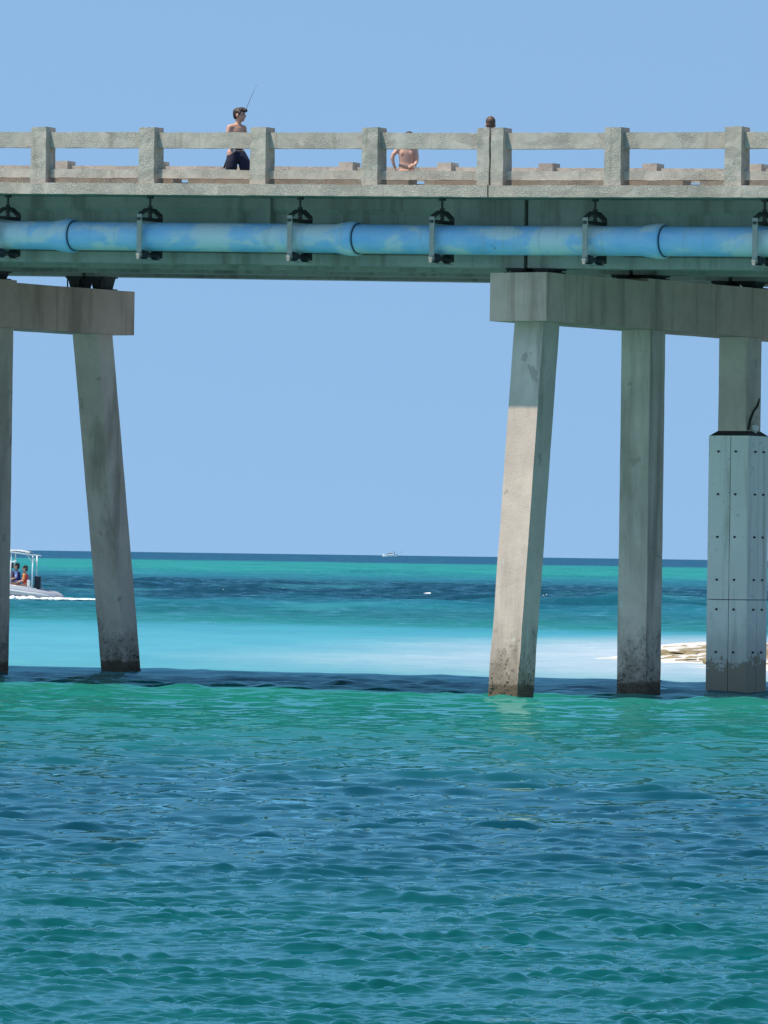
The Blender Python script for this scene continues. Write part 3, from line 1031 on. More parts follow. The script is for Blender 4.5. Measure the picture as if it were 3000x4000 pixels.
def hand(bm, wrist, d, side, s=1.0):
    """palm, four curled fingers and a thumb; d points down the forearm, side towards the thumb"""
    w = Vector(wrist); d = Vector(d).normalized(); t = Vector(side).normalized()
    nrm = d.cross(t).normalized()
    p = w + d * 0.045 * s
    for k in range(4):
        off = t * (0.024 - 0.016 * k) * s
        limb(bm, [w + off * 0.5, p + off, p + off + d * 0.025 * s], [0.013 * s, 0.013 * s, 0.011 * s], 8)
        ln = (0.040, 0.045, 0.041, 0.033)[k] * s
        a = p + off + d * 0.030 * s
        b = a + (d * 0.85 + nrm * 0.5) * ln * 0.6
        c = b + (d * 0.35 + nrm * 0.93) * ln * 0.55
        limb(bm, [a, b, c], [0.0095 * s, 0.0085 * s, 0.0075 * s], 8)
    a = w + d * 0.018 * s + t * 0.018 * s
    b = a + (d * 0.6 + t * 0.75) * 0.030 * s
    c = b + (d * 0.9 + nrm * 0.35) * 0.024 * s
    limb(bm, [a, b, c], [0.012 * s, 0.010 * s, 0.008 * s], 8)

def loft(bm, secs, seg=24):
    '''closed body of turned elliptical sections: (x, y, z, half width, half depth, turn in degrees)'''
    dense = []
    for a, b in zip(secs, secs[1:]):
        for k in range(3):
            t = k / 3
            dense.append([p + (q - p) * t for p, q in zip(a, b)])
    dense.append(list(secs[-1]))
    rings = []
    for x, y, z, w, d, t in dense:
        c, s_ = math.cos(rad(t)), math.sin(rad(t))
        rings.append([bm.verts.new((x + w * math.cos(p) * c - d * math.sin(p) * s_, y + w * math.cos(p) * s_ + d * math.sin(p) * c, z))
                      for p in (2 * math.pi * k / seg for k in range(seg))])
    for r0, r1 in zip(rings, rings[1:]):
        for k in range(seg):
            bm.faces.new((r0[k], r0[(k + 1) % seg], r1[(k + 1) % seg], r1[k]))
    bm.faces.new(rings[0][::-1]); bm.faces.new(rings[-1])

def head_into(bm, c, s, face):
    """skull, jaw, nose, ears, brow; c is the middle of the head, face the heading of the nose (radians about z, 0 = -y)"""
    R = Matrix.Rotation(face, 3, 'Z')
    P = lambda x, y, z: Vector(c) + R @ Vector((x, y, z)) * s
    ball(bm, P(0, 0.012, 0.028), (0.070 * s, 0.088 * s, 0.080 * s), 18, R)
    ball(bm, P(0, -0.022, -0.030), (0.056 * s, 0.062 * s, 0.072 * s), 18, R)
    ball(bm, P(0, -0.050, -0.082), (0.026 * s, 0.024 * s, 0.020 * s), 12, R)          # chin
    limb(bm, [P(0, -0.080, 0.012), P(0, -0.097, -0.018)], [0.010 * s, 0.014 * s], 8)  # nose
    ball(bm, P(0, -0.080, -0.050), (0.022 * s, 0.010 * s, 0.010 * s), 10, R)          # lips
    for e in (-1, 1):
        ball(bm, P(e * 0.028, -0.072, 0.026), (0.018 * s, 0.010 * s, 0.008 * s), 8, R)  # brow
        ball(bm, P(e * 0.072, 0.012, -0.010), (0.010 * s, 0.020 * s, 0.030 * s), 10, R)  # ear
    return P, R

def eyes(P, s, parent):
    for e in (-1, 1):
        bm = bmesh.new()
        ball(bm, P(e * 0.027, -0.0735, 0.010), 0.0085 * s, 10)
        obj('eye', bm, M['eye'], parent, True)

def build_boy():
    b = empty('person', (-52.72, 86.785, deck_z(-52.72, 86.785) + 0.051), YAW)
    b.scale = (1, 1, 0.966)
    tag(b, 'shirtless boy in dark navy shorts looking to the right behind the railing', 'person')
    bm = bmesh.new()
    P, R = head_into(bm, (0.030, 0.0, 1.243), 0.99, rad(68))
    # neck, torso (turned a little to the right), arms, legs
    limb(bm, [(0.022, 0.015, 1.19), (0.000, 0.02, 1.09)], [0.044, 0.048], 14)
    limb(bm, [(-0.095, -0.045, 1.055), (-0.01, 0.01, 1.070), (0.075, 0.065, 1.055)], [0.046, 0.055, 0.046], 14)
    loft(bm, [(-0.012, 0.01, z, hw, dp, 30) for z, hw, dp in ((1.085, 0.07, 0.045), (1.05, 0.115, 0.066), (0.99, 0.122, 0.078), (0.92, 0.112, 0.076), (0.84, 0.098, 0.070), (0.76, 0.098, 0.074), (0.68, 0.108, 0.082), (0.60, 0.10, 0.08))])
    limb(bm, [(-0.118, -0.055, 1.052), (-0.145, -0.09, 0.92), (-0.140, -0.10, 0.855)], [0.043, 0.034, 0.033], 12)
    limb(bm, [(-0.140, -0.10, 0.855), (-0.06, -0.13, 0.84), (-0.02, -0.12, 0.845)], [0.033, 0.026, 0.021], 12)
    hand(bm, (-0.02, -0.12, 0.845), (1, 0.15, 0.1), (0, 0, 1), 0.85)
    limb(bm, [(0.092, 0.075, 1.050), (0.115, 0.14, 0.92), (0.11, 0.16, 0.86)], [0.043, 0.034, 0.033], 12)
    limb(bm, [(0.11, 0.16, 0.86), (0.05, 0.19, 0.84), (0.015, 0.165, 0.845)], [0.033, 0.026, 0.021], 12)
    hand(bm, (0.02, 0.17, 0.845), (-1, -0.1, 0.1), (0, 0, 1), 0.85)
    limb(bm, [(-0.075, -0.02, 0.66), (-0.095, -0.04, 0.38), (-0.10, -0.01, 0.22), (-0.10, 0.02, 0.06)], [0.078, 0.052, 0.048, 0.032], 14)
    limb(bm, [(0.045, 0.03, 0.66), (0.125, 0.0, 0.39), (0.120, 0.04, 0.22), (0.10, 0.07, 0.06)], [0.078, 0.052, 0.048, 0.032], 14)
    for x, y in ((-0.10, 0.02), (0.10, 0.07)):
        limb(bm, [(x - 0.02, y + 0.03, 0.030), (x + 0.06, y - 0.05, 0.028), (x + 0.10, y - 0.09, 0.022)], [0.030, 0.034, 0.022], 12)
    me = remeshed(bm, 0.0075, 'body', 3)
    link('body', me, b, M['skin'])
    eyes(P, 0.99, b)
    bm = bmesh.new()
    s = 0.99
    ball(bm, P(0, 0.024, 0.044), (0.075 * s, 0.086 * s, 0.077 * s), 18, R)
    ball(bm, P(0, 0.056, 0.004), (0.062 * s, 0.050 * s, 0.072 * s), 16, R)
    ball(bm, P(0, -0.034, 0.086), (0.062 * s, 0.064 * s, 0.040 * s), 16, R)
    ball(bm, P(0.0, -0.085, 0.072), (0.052 * s, 0.040 * s, 0.030 * s), 14, R)
    ball(bm, P(-0.02, -0.105, 0.060), (0.026 * s, 0.026 * s, 0.018 * s), 10, R)
    for e in (-1, 1):
        ball(bm, P(e * 0.068, -0.022, 0.030), (0.012 * s, 0.020 * s, 0.034 * s), 10, R)
    hair = remeshed(bm, 0.008, 'hair', 3)
    for i, v in enumerate(hair.vertices):
        v.co += v.normal * (0.007 * noise.noise(v.co * 55) + 0.004 * noise.noise(v.co * 120))
    link('hair', hair, b, M['hair_dark'])
    bm = bmesh.new()
    for z, hw, dp, x in ((0.765, 0.098, 0.080, -0.018), (0.72, 0.108, 0.088, -0.018), (0.66, 0.120, 0.098, -0.014), (0.60, 0.125, 0.10, -0.01)):
        ball(bm, (x, 0.01, z), (hw, dp, 0.05), 20, Matrix.Rotation(rad(22), 3, 'Z'))
    limb(bm, [(-0.062, -0.01, 0.62), (-0.080, -0.03, 0.52), (-0.084, -0.03, 0.43)], [0.092, 0.088, 0.090], 16)
    limb(bm, [(0.050, 0.02, 0.62), (0.105, 0.01, 0.52), (0.128, 0.0, 0.43)], [0.092, 0.092, 0.092], 16)
    link('shorts', remeshed(bm, 0.009, 'shorts', 3), b, M['navy'])
    bm = bmesh.new()
    for dx in (0, 0.012):
        tube(bm, [(-0.048 + dx, -0.082, 0.755), (-0.046 + dx, -0.108, 0.715), (-0.044 + dx * 0.4, -0.112, 0.665)], [0.005, 0.007, 0.009], 8)
    obj('drawstring', bm, M['white_cloth'], b, True)
    # his rod
    org = Vector(b.location)
    r = empty('fishing_rod', org + Vector(ground(-0.20, 0.18)).to_3d() + Vector((0, 0, 0.42)), YAW)
    tag(r, 'thin dark fishing rod slanting up behind the shirtless boy', 'fishing rod')
    bm = bmesh.new()
    tube(bm, [(0, 0, 0), (0.10, -0.01, 0.27), (0.20, -0.02, 0.55), (0.31, -0.03, 0.86), (0.42, -0.03, 1.13), (0.475, -0.03, 1.25)],
         [0.007, 0.006, 0.0048, 0.0036, 0.0025, 0.0014], 8)
    obj('blank', bm, M['rod'], r, True)
    bm = bmesh.new()
    tube(bm, [(0, 0, -0.005), (0.02, -0.002, 0.06), (0.10, -0.01, 0.275), (0.16, -0.016, 0.43)], [0.013, 0.014, 0.013, 0.012], 10)
    obj('grip', bm, M['hanger_dark'], r, True)
    bm = bmesh.new()
    tube(bm, [(0.115, 0.03, 0.33), (0.115, 0.075, 0.33)], [0.028, 0.028], 14)
    tube(bm, [(0.13, -0.013, 0.35), (0.115, 0.04, 0.33)], 0.006, 6)
    obj('reel', bm, M['steel_dark'], r, True)
build_boy()

def build_child_back():
    u, v = -51.53, V0 + 9
    k = empty('person', (u, v, deck_z(u, v) + 0.003), YAW)
    tag(k, 'shirtless child in peach shorts seen from behind between the two rails', 'person')
    bm = bmesh.new()
    P, R = head_into(bm, (0.030, 0.01, 1.035), 0.98, rad(172))
    limb(bm, [(0.028, 0, 1.00), (0.010, 0, 0.925)], [0.040, 0.044], 14)
    limb(bm, [(-0.105, 0, 0.885), (0.005, 0, 0.905), (0.105, 0, 0.885)], [0.040, 0.048, 0.040], 14)
    loft(bm, [(-0.004, 0.0, z, hw, dp, 4) for z, hw, dp in ((0.915, 0.07, 0.045), (0.88, 0.122, 0.060), (0.82, 0.128, 0.070), (0.75, 0.120, 0.067), (0.68, 0.110, 0.062), (0.61, 0.110, 0.066), (0.54, 0.112, 0.072), (0.50, 0.10, 0.07))])
    for e in (-1, 1):                        # shoulder blades
        ball(bm, (e * 0.062, -0.056, 0.815), (0.034, 0.014, 0.045), 12)
    limb(bm, [(-0.135, 0, 0.878), (-0.205, -0.02, 0.80), (-0.222, -0.02, 0.745)], [0.041, 0.033, 0.031], 12)
    limb(bm, [(-0.222, -0.02, 0.745), (-0.205, -0.02, 0.66), (-0.180, -0.01, 0.60)], [0.031, 0.025, 0.020], 12)
    hand(bm, (-0.180, -0.01, 0.60), (0.25, 0.1, -1), (0.3, 1, 0), 0.8)
    limb(bm, [(0.125, 0, 0.878), (0.150, -0.02, 0.76), (0.148, -0.01, 0.70)], [0.041, 0.033, 0.031], 12)
    limb(bm, [(0.148, -0.01, 0.70), (0.130, -0.06, 0.655), (0.105, -0.09, 0.635)], [0.031, 0.025, 0.020], 12)
    hand(bm, (0.105, -0.09, 0.635), (-0.9, -0.1, -0.3), (0, 0.2, 1), 0.8)
    for s in (-1, 1):
        limb(bm, [(s * 0.058, 0, 0.54), (s * 0.066, 0.01, 0.31), (s * 0.066, -0.015, 0.19), (s * 0.066, -0.02, 0.05)], [0.068, 0.046, 0.042, 0.029], 14)
        limb(bm, [(s * 0.066, -0.03, 0.028), (s * 0.072, 0.05, 0.026), (s * 0.075, 0.10, 0.020)], [0.027, 0.030, 0.020], 10)
    link('body', remeshed(bm, 0.008, 'body', 3), k, M['skin2'])
    eyes(P, 0.98, k)
    bm = bmesh.new()
    ball(bm, P(0, 0.022, 0.045), (0.078, 0.090, 0.078), 18, R)
    ball(bm, P(0, 0.056, 0.0), (0.068, 0.050, 0.074), 16, R)
    ball(bm, P(0, -0.040, 0.078), (0.062, 0.060, 0.040), 14, R)
    link('hair', remeshed(bm, 0.008, 'hair', 3), k, M['hair_dark'])
    bm = bmesh.new()
    for z, hw, dp in ((0.630, 0.110, 0.068), (0.60, 0.115, 0.074), (0.55, 0.122, 0.084), (0.50, 0.125, 0.086)):
        ball(bm, (-0.004, 0, z), (hw, dp, 0.04), 18)
    for s in (-1, 1):
        limb(bm, [(s * 0.062, 0, 0.50), (s * 0.075, 0, 0.34)], [0.078, 0.080], 14)
    link('shorts', remeshed(bm, 0.009, 'shorts', 3), k, M['peach'])
    bm = bmesh.new()
    n = 32
    rr = []
    for z, g in ((0.648, 1.05), (0.615, 1.09)):
        rr.append([bm.verts.new((-0.004 + 0.112 * g * math.cos(t), 0.071 * g * math.sin(t), z + 0.012 * math.sin(2 * t + 1)))
                   for t in (2 * math.pi * i / n for i in range(n))])
    for i in range(n):
        bm.faces.new((rr[0][i], rr[0][(i + 1) % n], rr[1][(i + 1) % n], rr[1][i]))
    bmesh.ops.solidify(bm, geom=bm.faces[:], thickness=0.008)
    ball(bm, (0.125, -0.03, 0.615), (0.028, 0.024, 0.032), 12)
    obj('waistband', bm, M['white_cloth'], k, True)
build_child_back()

def build_onlooker():
    u, v = -50.085, V0 + 9
    k = empty('person', (u, v, deck_z(u, v) + 0.003), YAW)
    k.scale = (1, 1, 1.05)
    tag(k, 'person whose short brown haired head shows above the double railing post', 'person')
    bm = bmesh.new()
    P, R = head_into(bm, (0.0, 0.0, 1.195), 1.0, rad(186))
    limb(bm, [(0, 0, 1.13), (0, 0, 1.06)], [0.042, 0.046], 14)
    limb(bm, [(-0.10, 0, 1.025), (0, 0, 1.045), (0.10, 0, 1.025)], [0.042, 0.05, 0.042], 14)
    loft(bm, [(0.0, 0.0, z, hw, dp, 0) for z, hw, dp in ((1.055, 0.07, 0.045), (1.02, 0.12, 0.062), (0.95, 0.125, 0.073), (0.86, 0.115, 0.068), (0.78, 0.108, 0.066), (0.70, 0.112, 0.072), (0.62, 0.11, 0.074))])
    for s in (-1, 1):
        limb(bm, [(s * 0.125, 0, 1.015), (s * 0.145, 0.0, 0.86), (s * 0.14, 0.0, 0.80)], [0.042, 0.034, 0.032], 12)
        limb(bm, [(s * 0.14, 0, 0.80), (s * 0.135, 0.04, 0.68), (s * 0.13, 0.06, 0.62)], [0.032, 0.026, 0.021], 12)
        hand(bm, (s * 0.13, 0.06, 0.62), (0, 0.2, -1), (0, 1, 0.2), 0.85)
        limb(bm, [(s * 0.06, 0, 0.64), (s * 0.068, 0.01, 0.37), (s * 0.068, -0.015, 0.22), (s * 0.068, -0.02, 0.05)], [0.074, 0.050, 0.046, 0.030], 14)
        limb(bm, [(s * 0.068, -0.03, 0.028), (s * 0.074, 0.06, 0.026), (s * 0.076, 0.11, 0.020)], [0.028, 0.031, 0.021], 10)
    link('body', remeshed(bm, 0.009, 'body', 3), k, M['skin'])
    eyes(P, 1.0, k)
    bm = bmesh.new()
    ball(bm, P(0, 0.022, 0.047), (0.076, 0.090, 0.080), 18, R)
    ball(bm, P(0, 0.054, 0.0), (0.068, 0.052, 0.080), 16, R)
    link('hair', remeshed(bm, 0.008, 'hair', 3), k, M['hair_brown'])
    bm = bmesh.new()
    for z, hw, dp in ((0.72, 0.115, 0.078), (0.66, 0.12, 0.084), (0.60, 0.122, 0.086)):
        ball(bm, (0, 0, z), (hw, dp, 0.05), 16)
    for s in (-1, 1):
        limb(bm, [(s * 0.062, 0, 0.60), (s * 0.075, 0, 0.42)], [0.082, 0.082], 14)
    link('shorts', remeshed(bm, 0.010, 'shorts', 3), k, M['grey_cloth'])
build_onlooker()

# ------------------------------------------------------------------ inflatable boat with passengers
M['tube_grey'] = plain('grey_inflatable_tube', (0.30, 0.32, 0.36), 0.5, 0, 0.1, 3)
M['hull_white'] = plain('white_hull', (0.62, 0.64, 0.63), 0.4, 0, 0.06, 2)
M['frame_white'] = plain('white_frame', (0.75, 0.76, 0.76), 0.4, 0, 0.05)
M['canvas_white'] = plain('white_canvas', (0.80, 0.79, 0.76), 0.8, 0, 0.05)
M['outboard'] = plain('black_outboard', (0.012, 0.013, 0.018), 0.3)
M['glass'] = plain('tinted_screen', (0.25, 0.32, 0.36), 0.1)
M['red'] = plain('red_lifejacket', (0.62, 0.045, 0.04), 0.8)
M['orange'] = plain('orange_sleeve', (0.72, 0.25, 0.08), 0.8)
M['blue'] = plain('navy_lifejacket', (0.025, 0.04, 0.20), 0.8)
M['pink'] = plain('pink_shirt', (0.62, 0.36, 0.42), 0.8)
M['lilac'] = plain('lilac_shirt', (0.40, 0.42, 0.68), 0.8)

STERN = (-138.36, 215.45)
def build_boat():
    """local x runs to the bow (photo left), z up; trimmed bow-up"""
    b = empty('inflatable_boat', (STERN[0], STERN[1], -0.02))
    b.rotation_euler = Matrix.Rotation(YAW + math.pi - rad(6), 3, 'Z').to_euler()
    tag(b, 'grey rigid inflatable boat with white canopy frame speeding left behind the piles', 'boat')
    trim = rad(5.5)
    def T(x, y, z):
        return Vector((x * math.cos(trim), y, z + x * math.sin(trim)))
    for s in (-1, 1):
        bm = bmesh.new()
        pts = [(0, .78, .12), (.10, .78, .135), (.30, .80, .155), (.8, .82, .17), (1.6, .84, .19), (2.6, .82, .23), (3.4, .70, .29), (4.1, .44, .37), (4.6, .14, .43), (4.72, 0, .45)]
        radii = [.05, .11, .165, .185, .19, .20, .20, .195, .19, .19]
        tube(bm, [T(x, s * y, z) for x, y, z in pts], radii, 18)
        t = obj('tube', bm, M['tube_grey'], b, True)
        bm = bmesh.new()          # pale rubbing strake along the outer side
        tube(bm, [T(x, s * (y + r * 0.99), z + 0.02) for (x, y, z), r in zip(pts[2:], radii[2:])], 0.026, 8)
        obj('strake', bm, M['hull_white'], t, True)
        bm = bmesh.new()
        tube(bm, [T(x, s * y, z + r + 0.005) for (x, y, z), r in zip(pts[3:], radii[3:])], 0.022, 8)
        obj('grab_line', bm, M['frame_white'], t, True)
    bm = bmesh.new()              # V hull
    secs = [(1.03, .66, -.10, .13), (1.6, .70, -.14, .14), (2.8, .66, -.14, .18), (3.8, .42, -.06, .26), (4.5, .06, .22, .38)]
    rings = [[bm.verts.new(T(x, y, z)) for y, z in ((-w, zt), (-w * .9, (zt + zk) / 2 + .03), (0, zk), (w * .9, (zt + zk) / 2 + .03), (w, zt))] for x, w, zk, zt in secs]
    for a, c in zip(rings, rings[1:]):
        for k in range(4):
            bm.faces.new((a[k], a[k + 1], c[k + 1], c[k]))
        bm.faces.new((a[4], a[0], c[0], c[4]))
    bm.faces.new(rings[0]); bm.faces.new(rings[-1][::-1])
    obj('hull', bm, M['hull_white'], b)
    bm = bmesh.new()
    vs = box(bm, 1.03, 1.10, -.66, .66, -.05, .42)
    for v in bm.verts: v.co = T(*v.co)
    obj('transom', bm, M['hull_white'], b)
    bm = bmesh.new()
    box(bm, 2.0, 2.55, -.30, .30, .14, .80)
    for v in bm.verts:
        if v.co.z > .5: v.co.x -= 0.10 if v.co.x < 2.2 else 0.22
        v.co = T(*v.co)
    bevel_all(bm, .05, 3)
    con = obj('console', bm, M['hull_white'], b)
    bm = bmesh.new()
    box(bm, 2.28, 2.30, -.28, .28, .78, 1.05)
    for v in bm.verts: v.co = T(*v.co)
    obj('windscreen', bm, M['glass'], con)
    bm = bmesh.new()
    box(bm, 1.16, 1.80, -.36, .36, .12, .42)
    for v in bm.verts: v.co = T(*v.co)
    bevel_all(bm, .05, 3)
    obj('bench', bm, M['hull_white'], b)
    # canopy: posts and roof
    for s in (-1, 1):
        for x0, x1 in ((1.02, 1.0), (1.86, 1.82)):
            bm = bmesh.new()
            tube(bm, [T(x0, s * .52, .36), T(x1, s * .50, 1.60)], 0.024, 10)
            obj('canopy_post', bm, M['frame_white'], b, True)
        bm = bmesh.new()
        tube(bm, [T(.85, s * .56, 1.60), T(2.3, s * .56, 1.64), T(2.5, s * .50, 1.60)], 0.024, 10)
        obj('canopy_rail', bm, M['frame_white'], b, True)
        bm = bmesh.new()
        tube(bm, [T(1.0, s * .5, 1.30), T(1.22, s * .5, 1.60)], 0.018, 8)
        obj('canopy_brace', bm, M['frame_white'], b, True)
    bm = bmesh.new()
    g = [[bm.verts.new(T(1.15 + 1.4 * i / 8, -.58 + 1.16 * j / 6, 1.66 + .06 * math.cos((j - 3) / 3 * 1.4) + .03 * math.sin(i * .8))) for j in range(7)] for i in range(9)]
    for i in range(8):
        for j in range(6):
            bm.faces.new((g[i][j], g[i + 1][j], g[i + 1][j + 1], g[i][j + 1]))
    bmesh.ops.solidify(bm, geom=bm.faces[:], thickness=0.02)
    obj('canopy', bm, M['canvas_white'], b, True)
    bm = bmesh.new()
    ball(bm, T(1.70, .56, 1.28), (.06, .03, .04), 10)
    tube(bm, [T(1.84, .50, 1.24), T(1.62, .58, 1.33)], 0.02, 8)
    obj('spotlight', bm, M['frame_white'], b, True)
    # outboard engine
    bm = bmesh.new()
    box(bm, .72, 1.02, -.14, .14, .36, .82)
    for v in bm.verts:
        if v.co.z > .6:
            v.co.x = .88 + (v.co.x - .88) * .78; v.co.y *= .8
        if v.co.z < .5:
            v.co.x = .90 + (v.co.x - .90) * .8
        v.co = T(*v.co)
    bevel_all(bm, .06, 3)
    e = obj('outboard_engine', bm, M['outboard'], b)
    bm = bmesh.new()
    box(bm, .82, .96, -.06, .06, -.30, .37)
    for v in bm.verts: v.co = T(*v.co)
    bevel_all(bm, .02, 2)
    obj('engine_leg', bm, M['outboard'], e)
    bm = bmesh.new()
    box(bm, 1.12, 1.22, .30, .48, .42, .66)
    for v in bm.verts: v.co = T(*v.co)
    bevel_all(bm, .05, 3)
    obj('cooler_bag', bm, M['white_cloth'], b)
    return b, T
boat, BT = build_boat()

def passenger(x, y, lean, head_s, skin, hair, vest, shirt, label, seat_z=0.40):
    mw = Matrix.Translation(boat.location) @ boat.rotation_euler.to_matrix().to_4x4()
    k = empty('person', mw @ BT(x, y, seat_z), boat.rotation_euler.z)
    k.scale = (1.15, 1.15, 1.15)
    tag(k, label, 'person', 'passengers in the inflatable boat')
    bm = bmesh.new()
    P, R = head_into(bm, (lean, 0, 0.62), head_s, rad(90))
    limb(bm, [(lean, 0, 0.55), (lean * .8, 0, 0.47)], [.045, .05], 10)
    limb(bm, [(lean * .8, -.13, .44), (lean * .8, 0, .46), (lean * .8, .13, .44)], [.05, .06, .05], 10)
    for z in (.40, .32, .24, .16, .08):
        ball(bm, (lean * z * 1.6, 0, z), (.085, .13, .07), 14)
    for s in (-1, 1):
        limb(bm, [(lean * .8, s * .16, .43), (.06, s * .20, .25), (.22, s * .16, .20)], [.045, .036, .026], 10)
        hand(bm, (.22, s * .16, .20), (1, 0, -.2), (0, 0, 1), .85)
        limb(bm, [(0, s * .08, .07), (.36, s * .10, .06), (.36, s * .10, -.26)], [.07, .052, .034], 10)
        limb(bm, [(.34, s * .10, -.29), (.46, s * .11, -.30)], [.032, .028], 10)
    link('body', remeshed(bm, 0.013, 'body', 2), k, skin)
    eyes(P, head_s, k)
    bm = bmesh.new()
    ball(bm, P(0, .024, .046), (.080, .092, .080), 14, R)
    ball(bm, P(0, .058, .0), (.072, .052, .085), 12, R)
    link('hair', remeshed(bm, .012, 'hair', 2), k, hair)
    bm = bmesh.new()
    for z in (.40, .33, .26, .19):
        ball(bm, (lean * z * 1.6, 0, z), (.115, .15, .06), 14)
    for s in (-1, 1):
        limb(bm, [(lean * .8, s * .09, .47), (lean * .8, s * .09, .38)], [.05, .05], 10)
    link('life_jacket', remeshed(bm, .013, 'life_jacket', 2), k, vest)
    bm = bmesh.new()
    for s in (-1, 1):
        limb(bm, [(lean * .8, s * .15, .435), (.04, s * .195, .29)], [.056, .050], 10)
    for z in (.16, .10, .05):
        ball(bm, (lean * z * 1.6, 0, z), (.10, .14, .06), 12)
    link('shirt', remeshed(bm, .013, 'shirt', 2), k, shirt)
passenger(1.86, 0.12, 0.05, 1.0, M['skin2'], M['hair_brown'], M['pink'], M['lilac'], 'foremost passenger in pink aboard the grey inflatable boat, half hidden by the pile')
passenger(1.60, 0.20, 0.06, 1.02, M['skin'], M['hair_dark'], M['blue'], M['lilac'], 'dark haired passenger in navy lifejacket, in the middle of the grey inflatable boat')
passenger(1.30, 0.24, 0.04, 1.0, M['skin2'], M['hair_brown'], M['red'], M['orange'], 'passenger in red and orange lifejacket, nearest the outboard engine', 0.34)

# foam thrown up along the hull and the wake behind it
def foam_mat():
    g = N('sea_foam')
    n = g.noise(g.pos(), 6.0, 5)
    g.put(g.b.inputs['Base Color'], g.mix(n, (0.62, 0.72, 0.74), (0.86, 0.88, 0.88)))
    g.b.inputs['Roughness'].default_value = 0.9
    return g.m
M['foam'] = foam_mat()
def build_wake():
    rnd = random.Random(4)
    bm = bmesh.new()
    bc = Vector((STERN[0], STERN[1]))
    ax = Vector((math.cos(YAW), math.sin(YAW)))           # towards photo right
    dp = Vector((-math.sin(YAW), math.cos(YAW)))
    def lump(t, w, sx, sy, h):
        p = bc + ax * t + dp * w
        m = Matrix.Translation((p.x, p.y, 0.045)) @ Matrix.Rotation(YAW, 4, 'Z') @ Matrix.Diagonal((sx, sy, h, 1))
        r = bmesh.ops.create_icosphere(bm, subdivisions=2, radius=1, matrix=m)
        for v in r['verts']:
            v.co.z += 0.35 * h * noise.noise(v.co * 5)
            v.co.x += 0.2 * sx * noise.noise(v.co * 3 + Vector((9, 0, 0)))
    for i in range(90):                                   # along the near side of the hull
        t = rnd.uniform(-2.6, 0.3)
        lump(t, -0.95 + rnd.uniform(-.25, .1), rnd.uniform(.06, .18), rnd.uniform(.1, .25), rnd.uniform(.02, .09) * (1.3 if t < -0.6 else .9))
    for i in range(420):                                  # trailing off behind
        t = rnd.uniform(0, 1) ** 1.4 * 2.6
        w = rnd.gauss(0, 0.5 + t * 0.10)
        s = max(.25, 1 - t / 4.5)
        lump(t, w - 0.3, rnd.uniform(.05, .24) * s, rnd.uniform(.1, .35), rnd.uniform(.018, .055) * s)
    o = obj('boat_wake', bm, M['foam'], None, True)
    o['kind'] = 'stuff'
    o['label'] = 'white foam churned up behind the inflatable boat'
    o['category'] = 'wake'
build_wake()

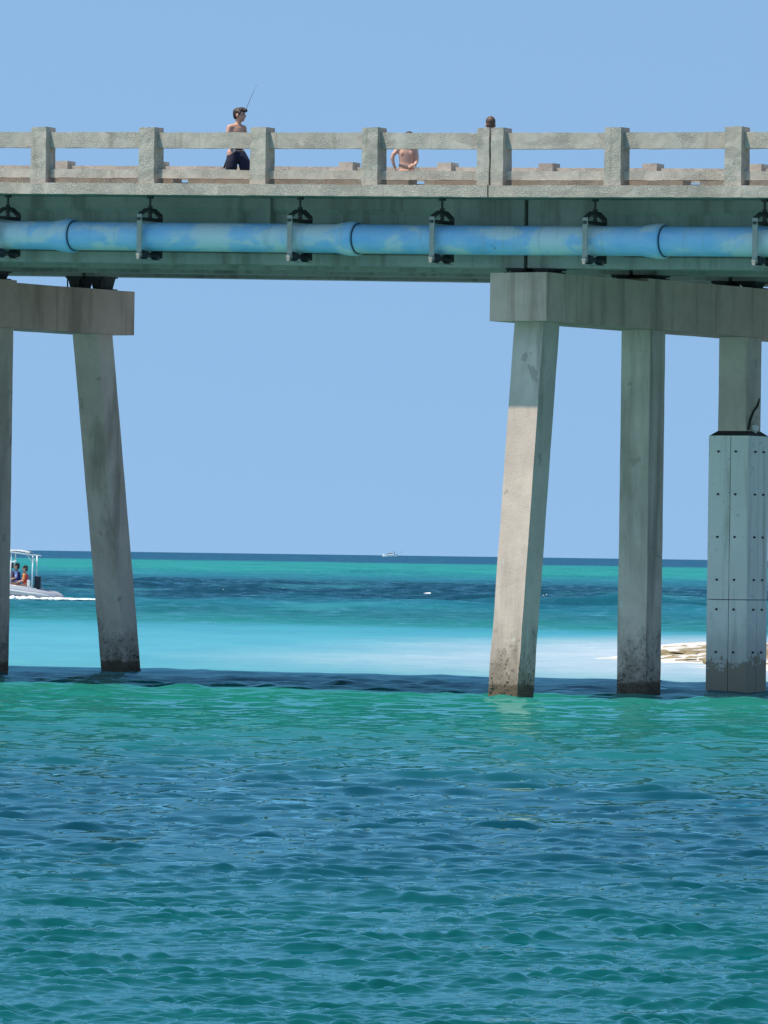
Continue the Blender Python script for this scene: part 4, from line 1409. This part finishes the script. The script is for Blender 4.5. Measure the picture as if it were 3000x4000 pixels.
# ------------------------------------------------------------------ motor yacht and bird on the horizon
def build_yacht():
    y = empty('motor_yacht', (-2994.6, 5199.2, 0.0), YAW + math.pi)
    tag(y, 'small white motor yacht far out on the horizon', 'yacht')
    hullm = plain('yacht_white', (0.80, 0.80, 0.79), 0.35, 0, 0.03, 1)
    dark = plain('yacht_glass', (0.05, 0.06, 0.08), 0.2)
    bm = bmesh.new()
    secs = [(-6, 1.9, -.6, 1.1), (-2, 2.1, -.7, 1.3), (2, 2.0, -.6, 1.7), (5, 1.2, -.3, 2.2), (7.0, .08, .9, 2.6)]
    rings = [[bm.verts.new((x, yy, z)) for yy, z in ((-w, zt), (-w * .8, 0), (0, zk), (w * .8, 0), (w, zt))] for x, w, zk, zt in secs]
    for a, c in zip(rings, rings[1:]):
        for k in range(4):
            bm.faces.new((a[k], a[k + 1], c[k + 1], c[k]))
        bm.faces.new((a[4], a[0], c[0], c[4]))
    bm.faces.new(rings[0]); bm.faces.new(rings[-1][::-1])
    obj('hull', bm, hullm, y)
    def blk(name, x0, x1, w, z0, z1, rake, mat):
        bm = bmesh.new()
        box(bm, x0, x1, -w, w, z0, z1)
        for v in bm.verts:
            if v.co.z > (z0 + z1) / 2:
                v.co.x -= rake if v.co.x > (x0 + x1) / 2 else 0
        bevel_all(bm, .12, 2)
        obj(name, bm, mat, y)
    blk('cabin', -2.2, 3.4, 1.6, 1.3, 2.5, 1.2, hullm)
    blk('window_band', -1.9, 2.9, 1.63, 2.5, 3.0, .8, dark)
    blk('flybridge', -2.6, 1.9, 1.5, 3.0, 4.0, .8, hullm)
    blk('hardtop', -2.6, 1.0, 1.4, 5.0, 5.2, .1, hullm)
    for x in (-2.3, .5):
        bm = bmesh.new(); tube(bm, [(x, 1.2, 3.9), (x, 1.2, 5.1)], .09, 6); tube(bm, [(x, -1.2, 3.9), (x, -1.2, 5.1)], .09, 6)
        obj('hardtop_post', bm, dark, y)
    bm = bmesh.new()
    box(bm, -3.6, -3.2, -.3, .3, 1.1, 4.4); box(bm, -3.7, -2.6, -1.3, 1.3, 3.1, 3.3)
    obj('ladder', bm, dark, y)
    bm = bmesh.new(); tube(bm, [(-5.6, 0, 1.0), (-5.7, 0, 2.2)], .35, 8); obj('fighting_chair', bm, dark, y)
build_yacht()
def build_bird():
    b = empty('bird', (-1244.2, 2168.4, 2.75), YAW)
    tag(b, 'tiny dark bird flying just above the horizon beside the yacht', 'bird')
    m = plain('dark_feathers', (0.09, 0.09, 0.10), 0.8)
    bm = bmesh.new()
    limb(bm, [(-.30, 0, 0), (-.10, 0, .02), (.10, 0, .0), (.28, 0, -.01)], [.03, .08, .07, .02], 10)
    ball(bm, (-.33, 0, .03), .045, 10)
    link('body', remeshed(bm, .015, 'body', 2), b, m)
    for s in (-1, 1):
        bm = bmesh.new()
        rows = [(.0, .12, .02), (.25, .11, .14), (.5, .07, .12), (.72, .015, .05)]
        A = [bm.verts.new((-w, s * (.05 + t), z)) for t, w, z in rows]
        D = [bm.verts.new((w + .02, s * (.05 + t), z)) for t, w, z in rows]
        for k in range(3):
            bm.faces.new((A[k], A[k + 1], D[k + 1], D[k]))
        bmesh.ops.solidify(bm, geom=bm.faces[:], thickness=.015)
        obj('wing', bm, m, b)
build_bird()
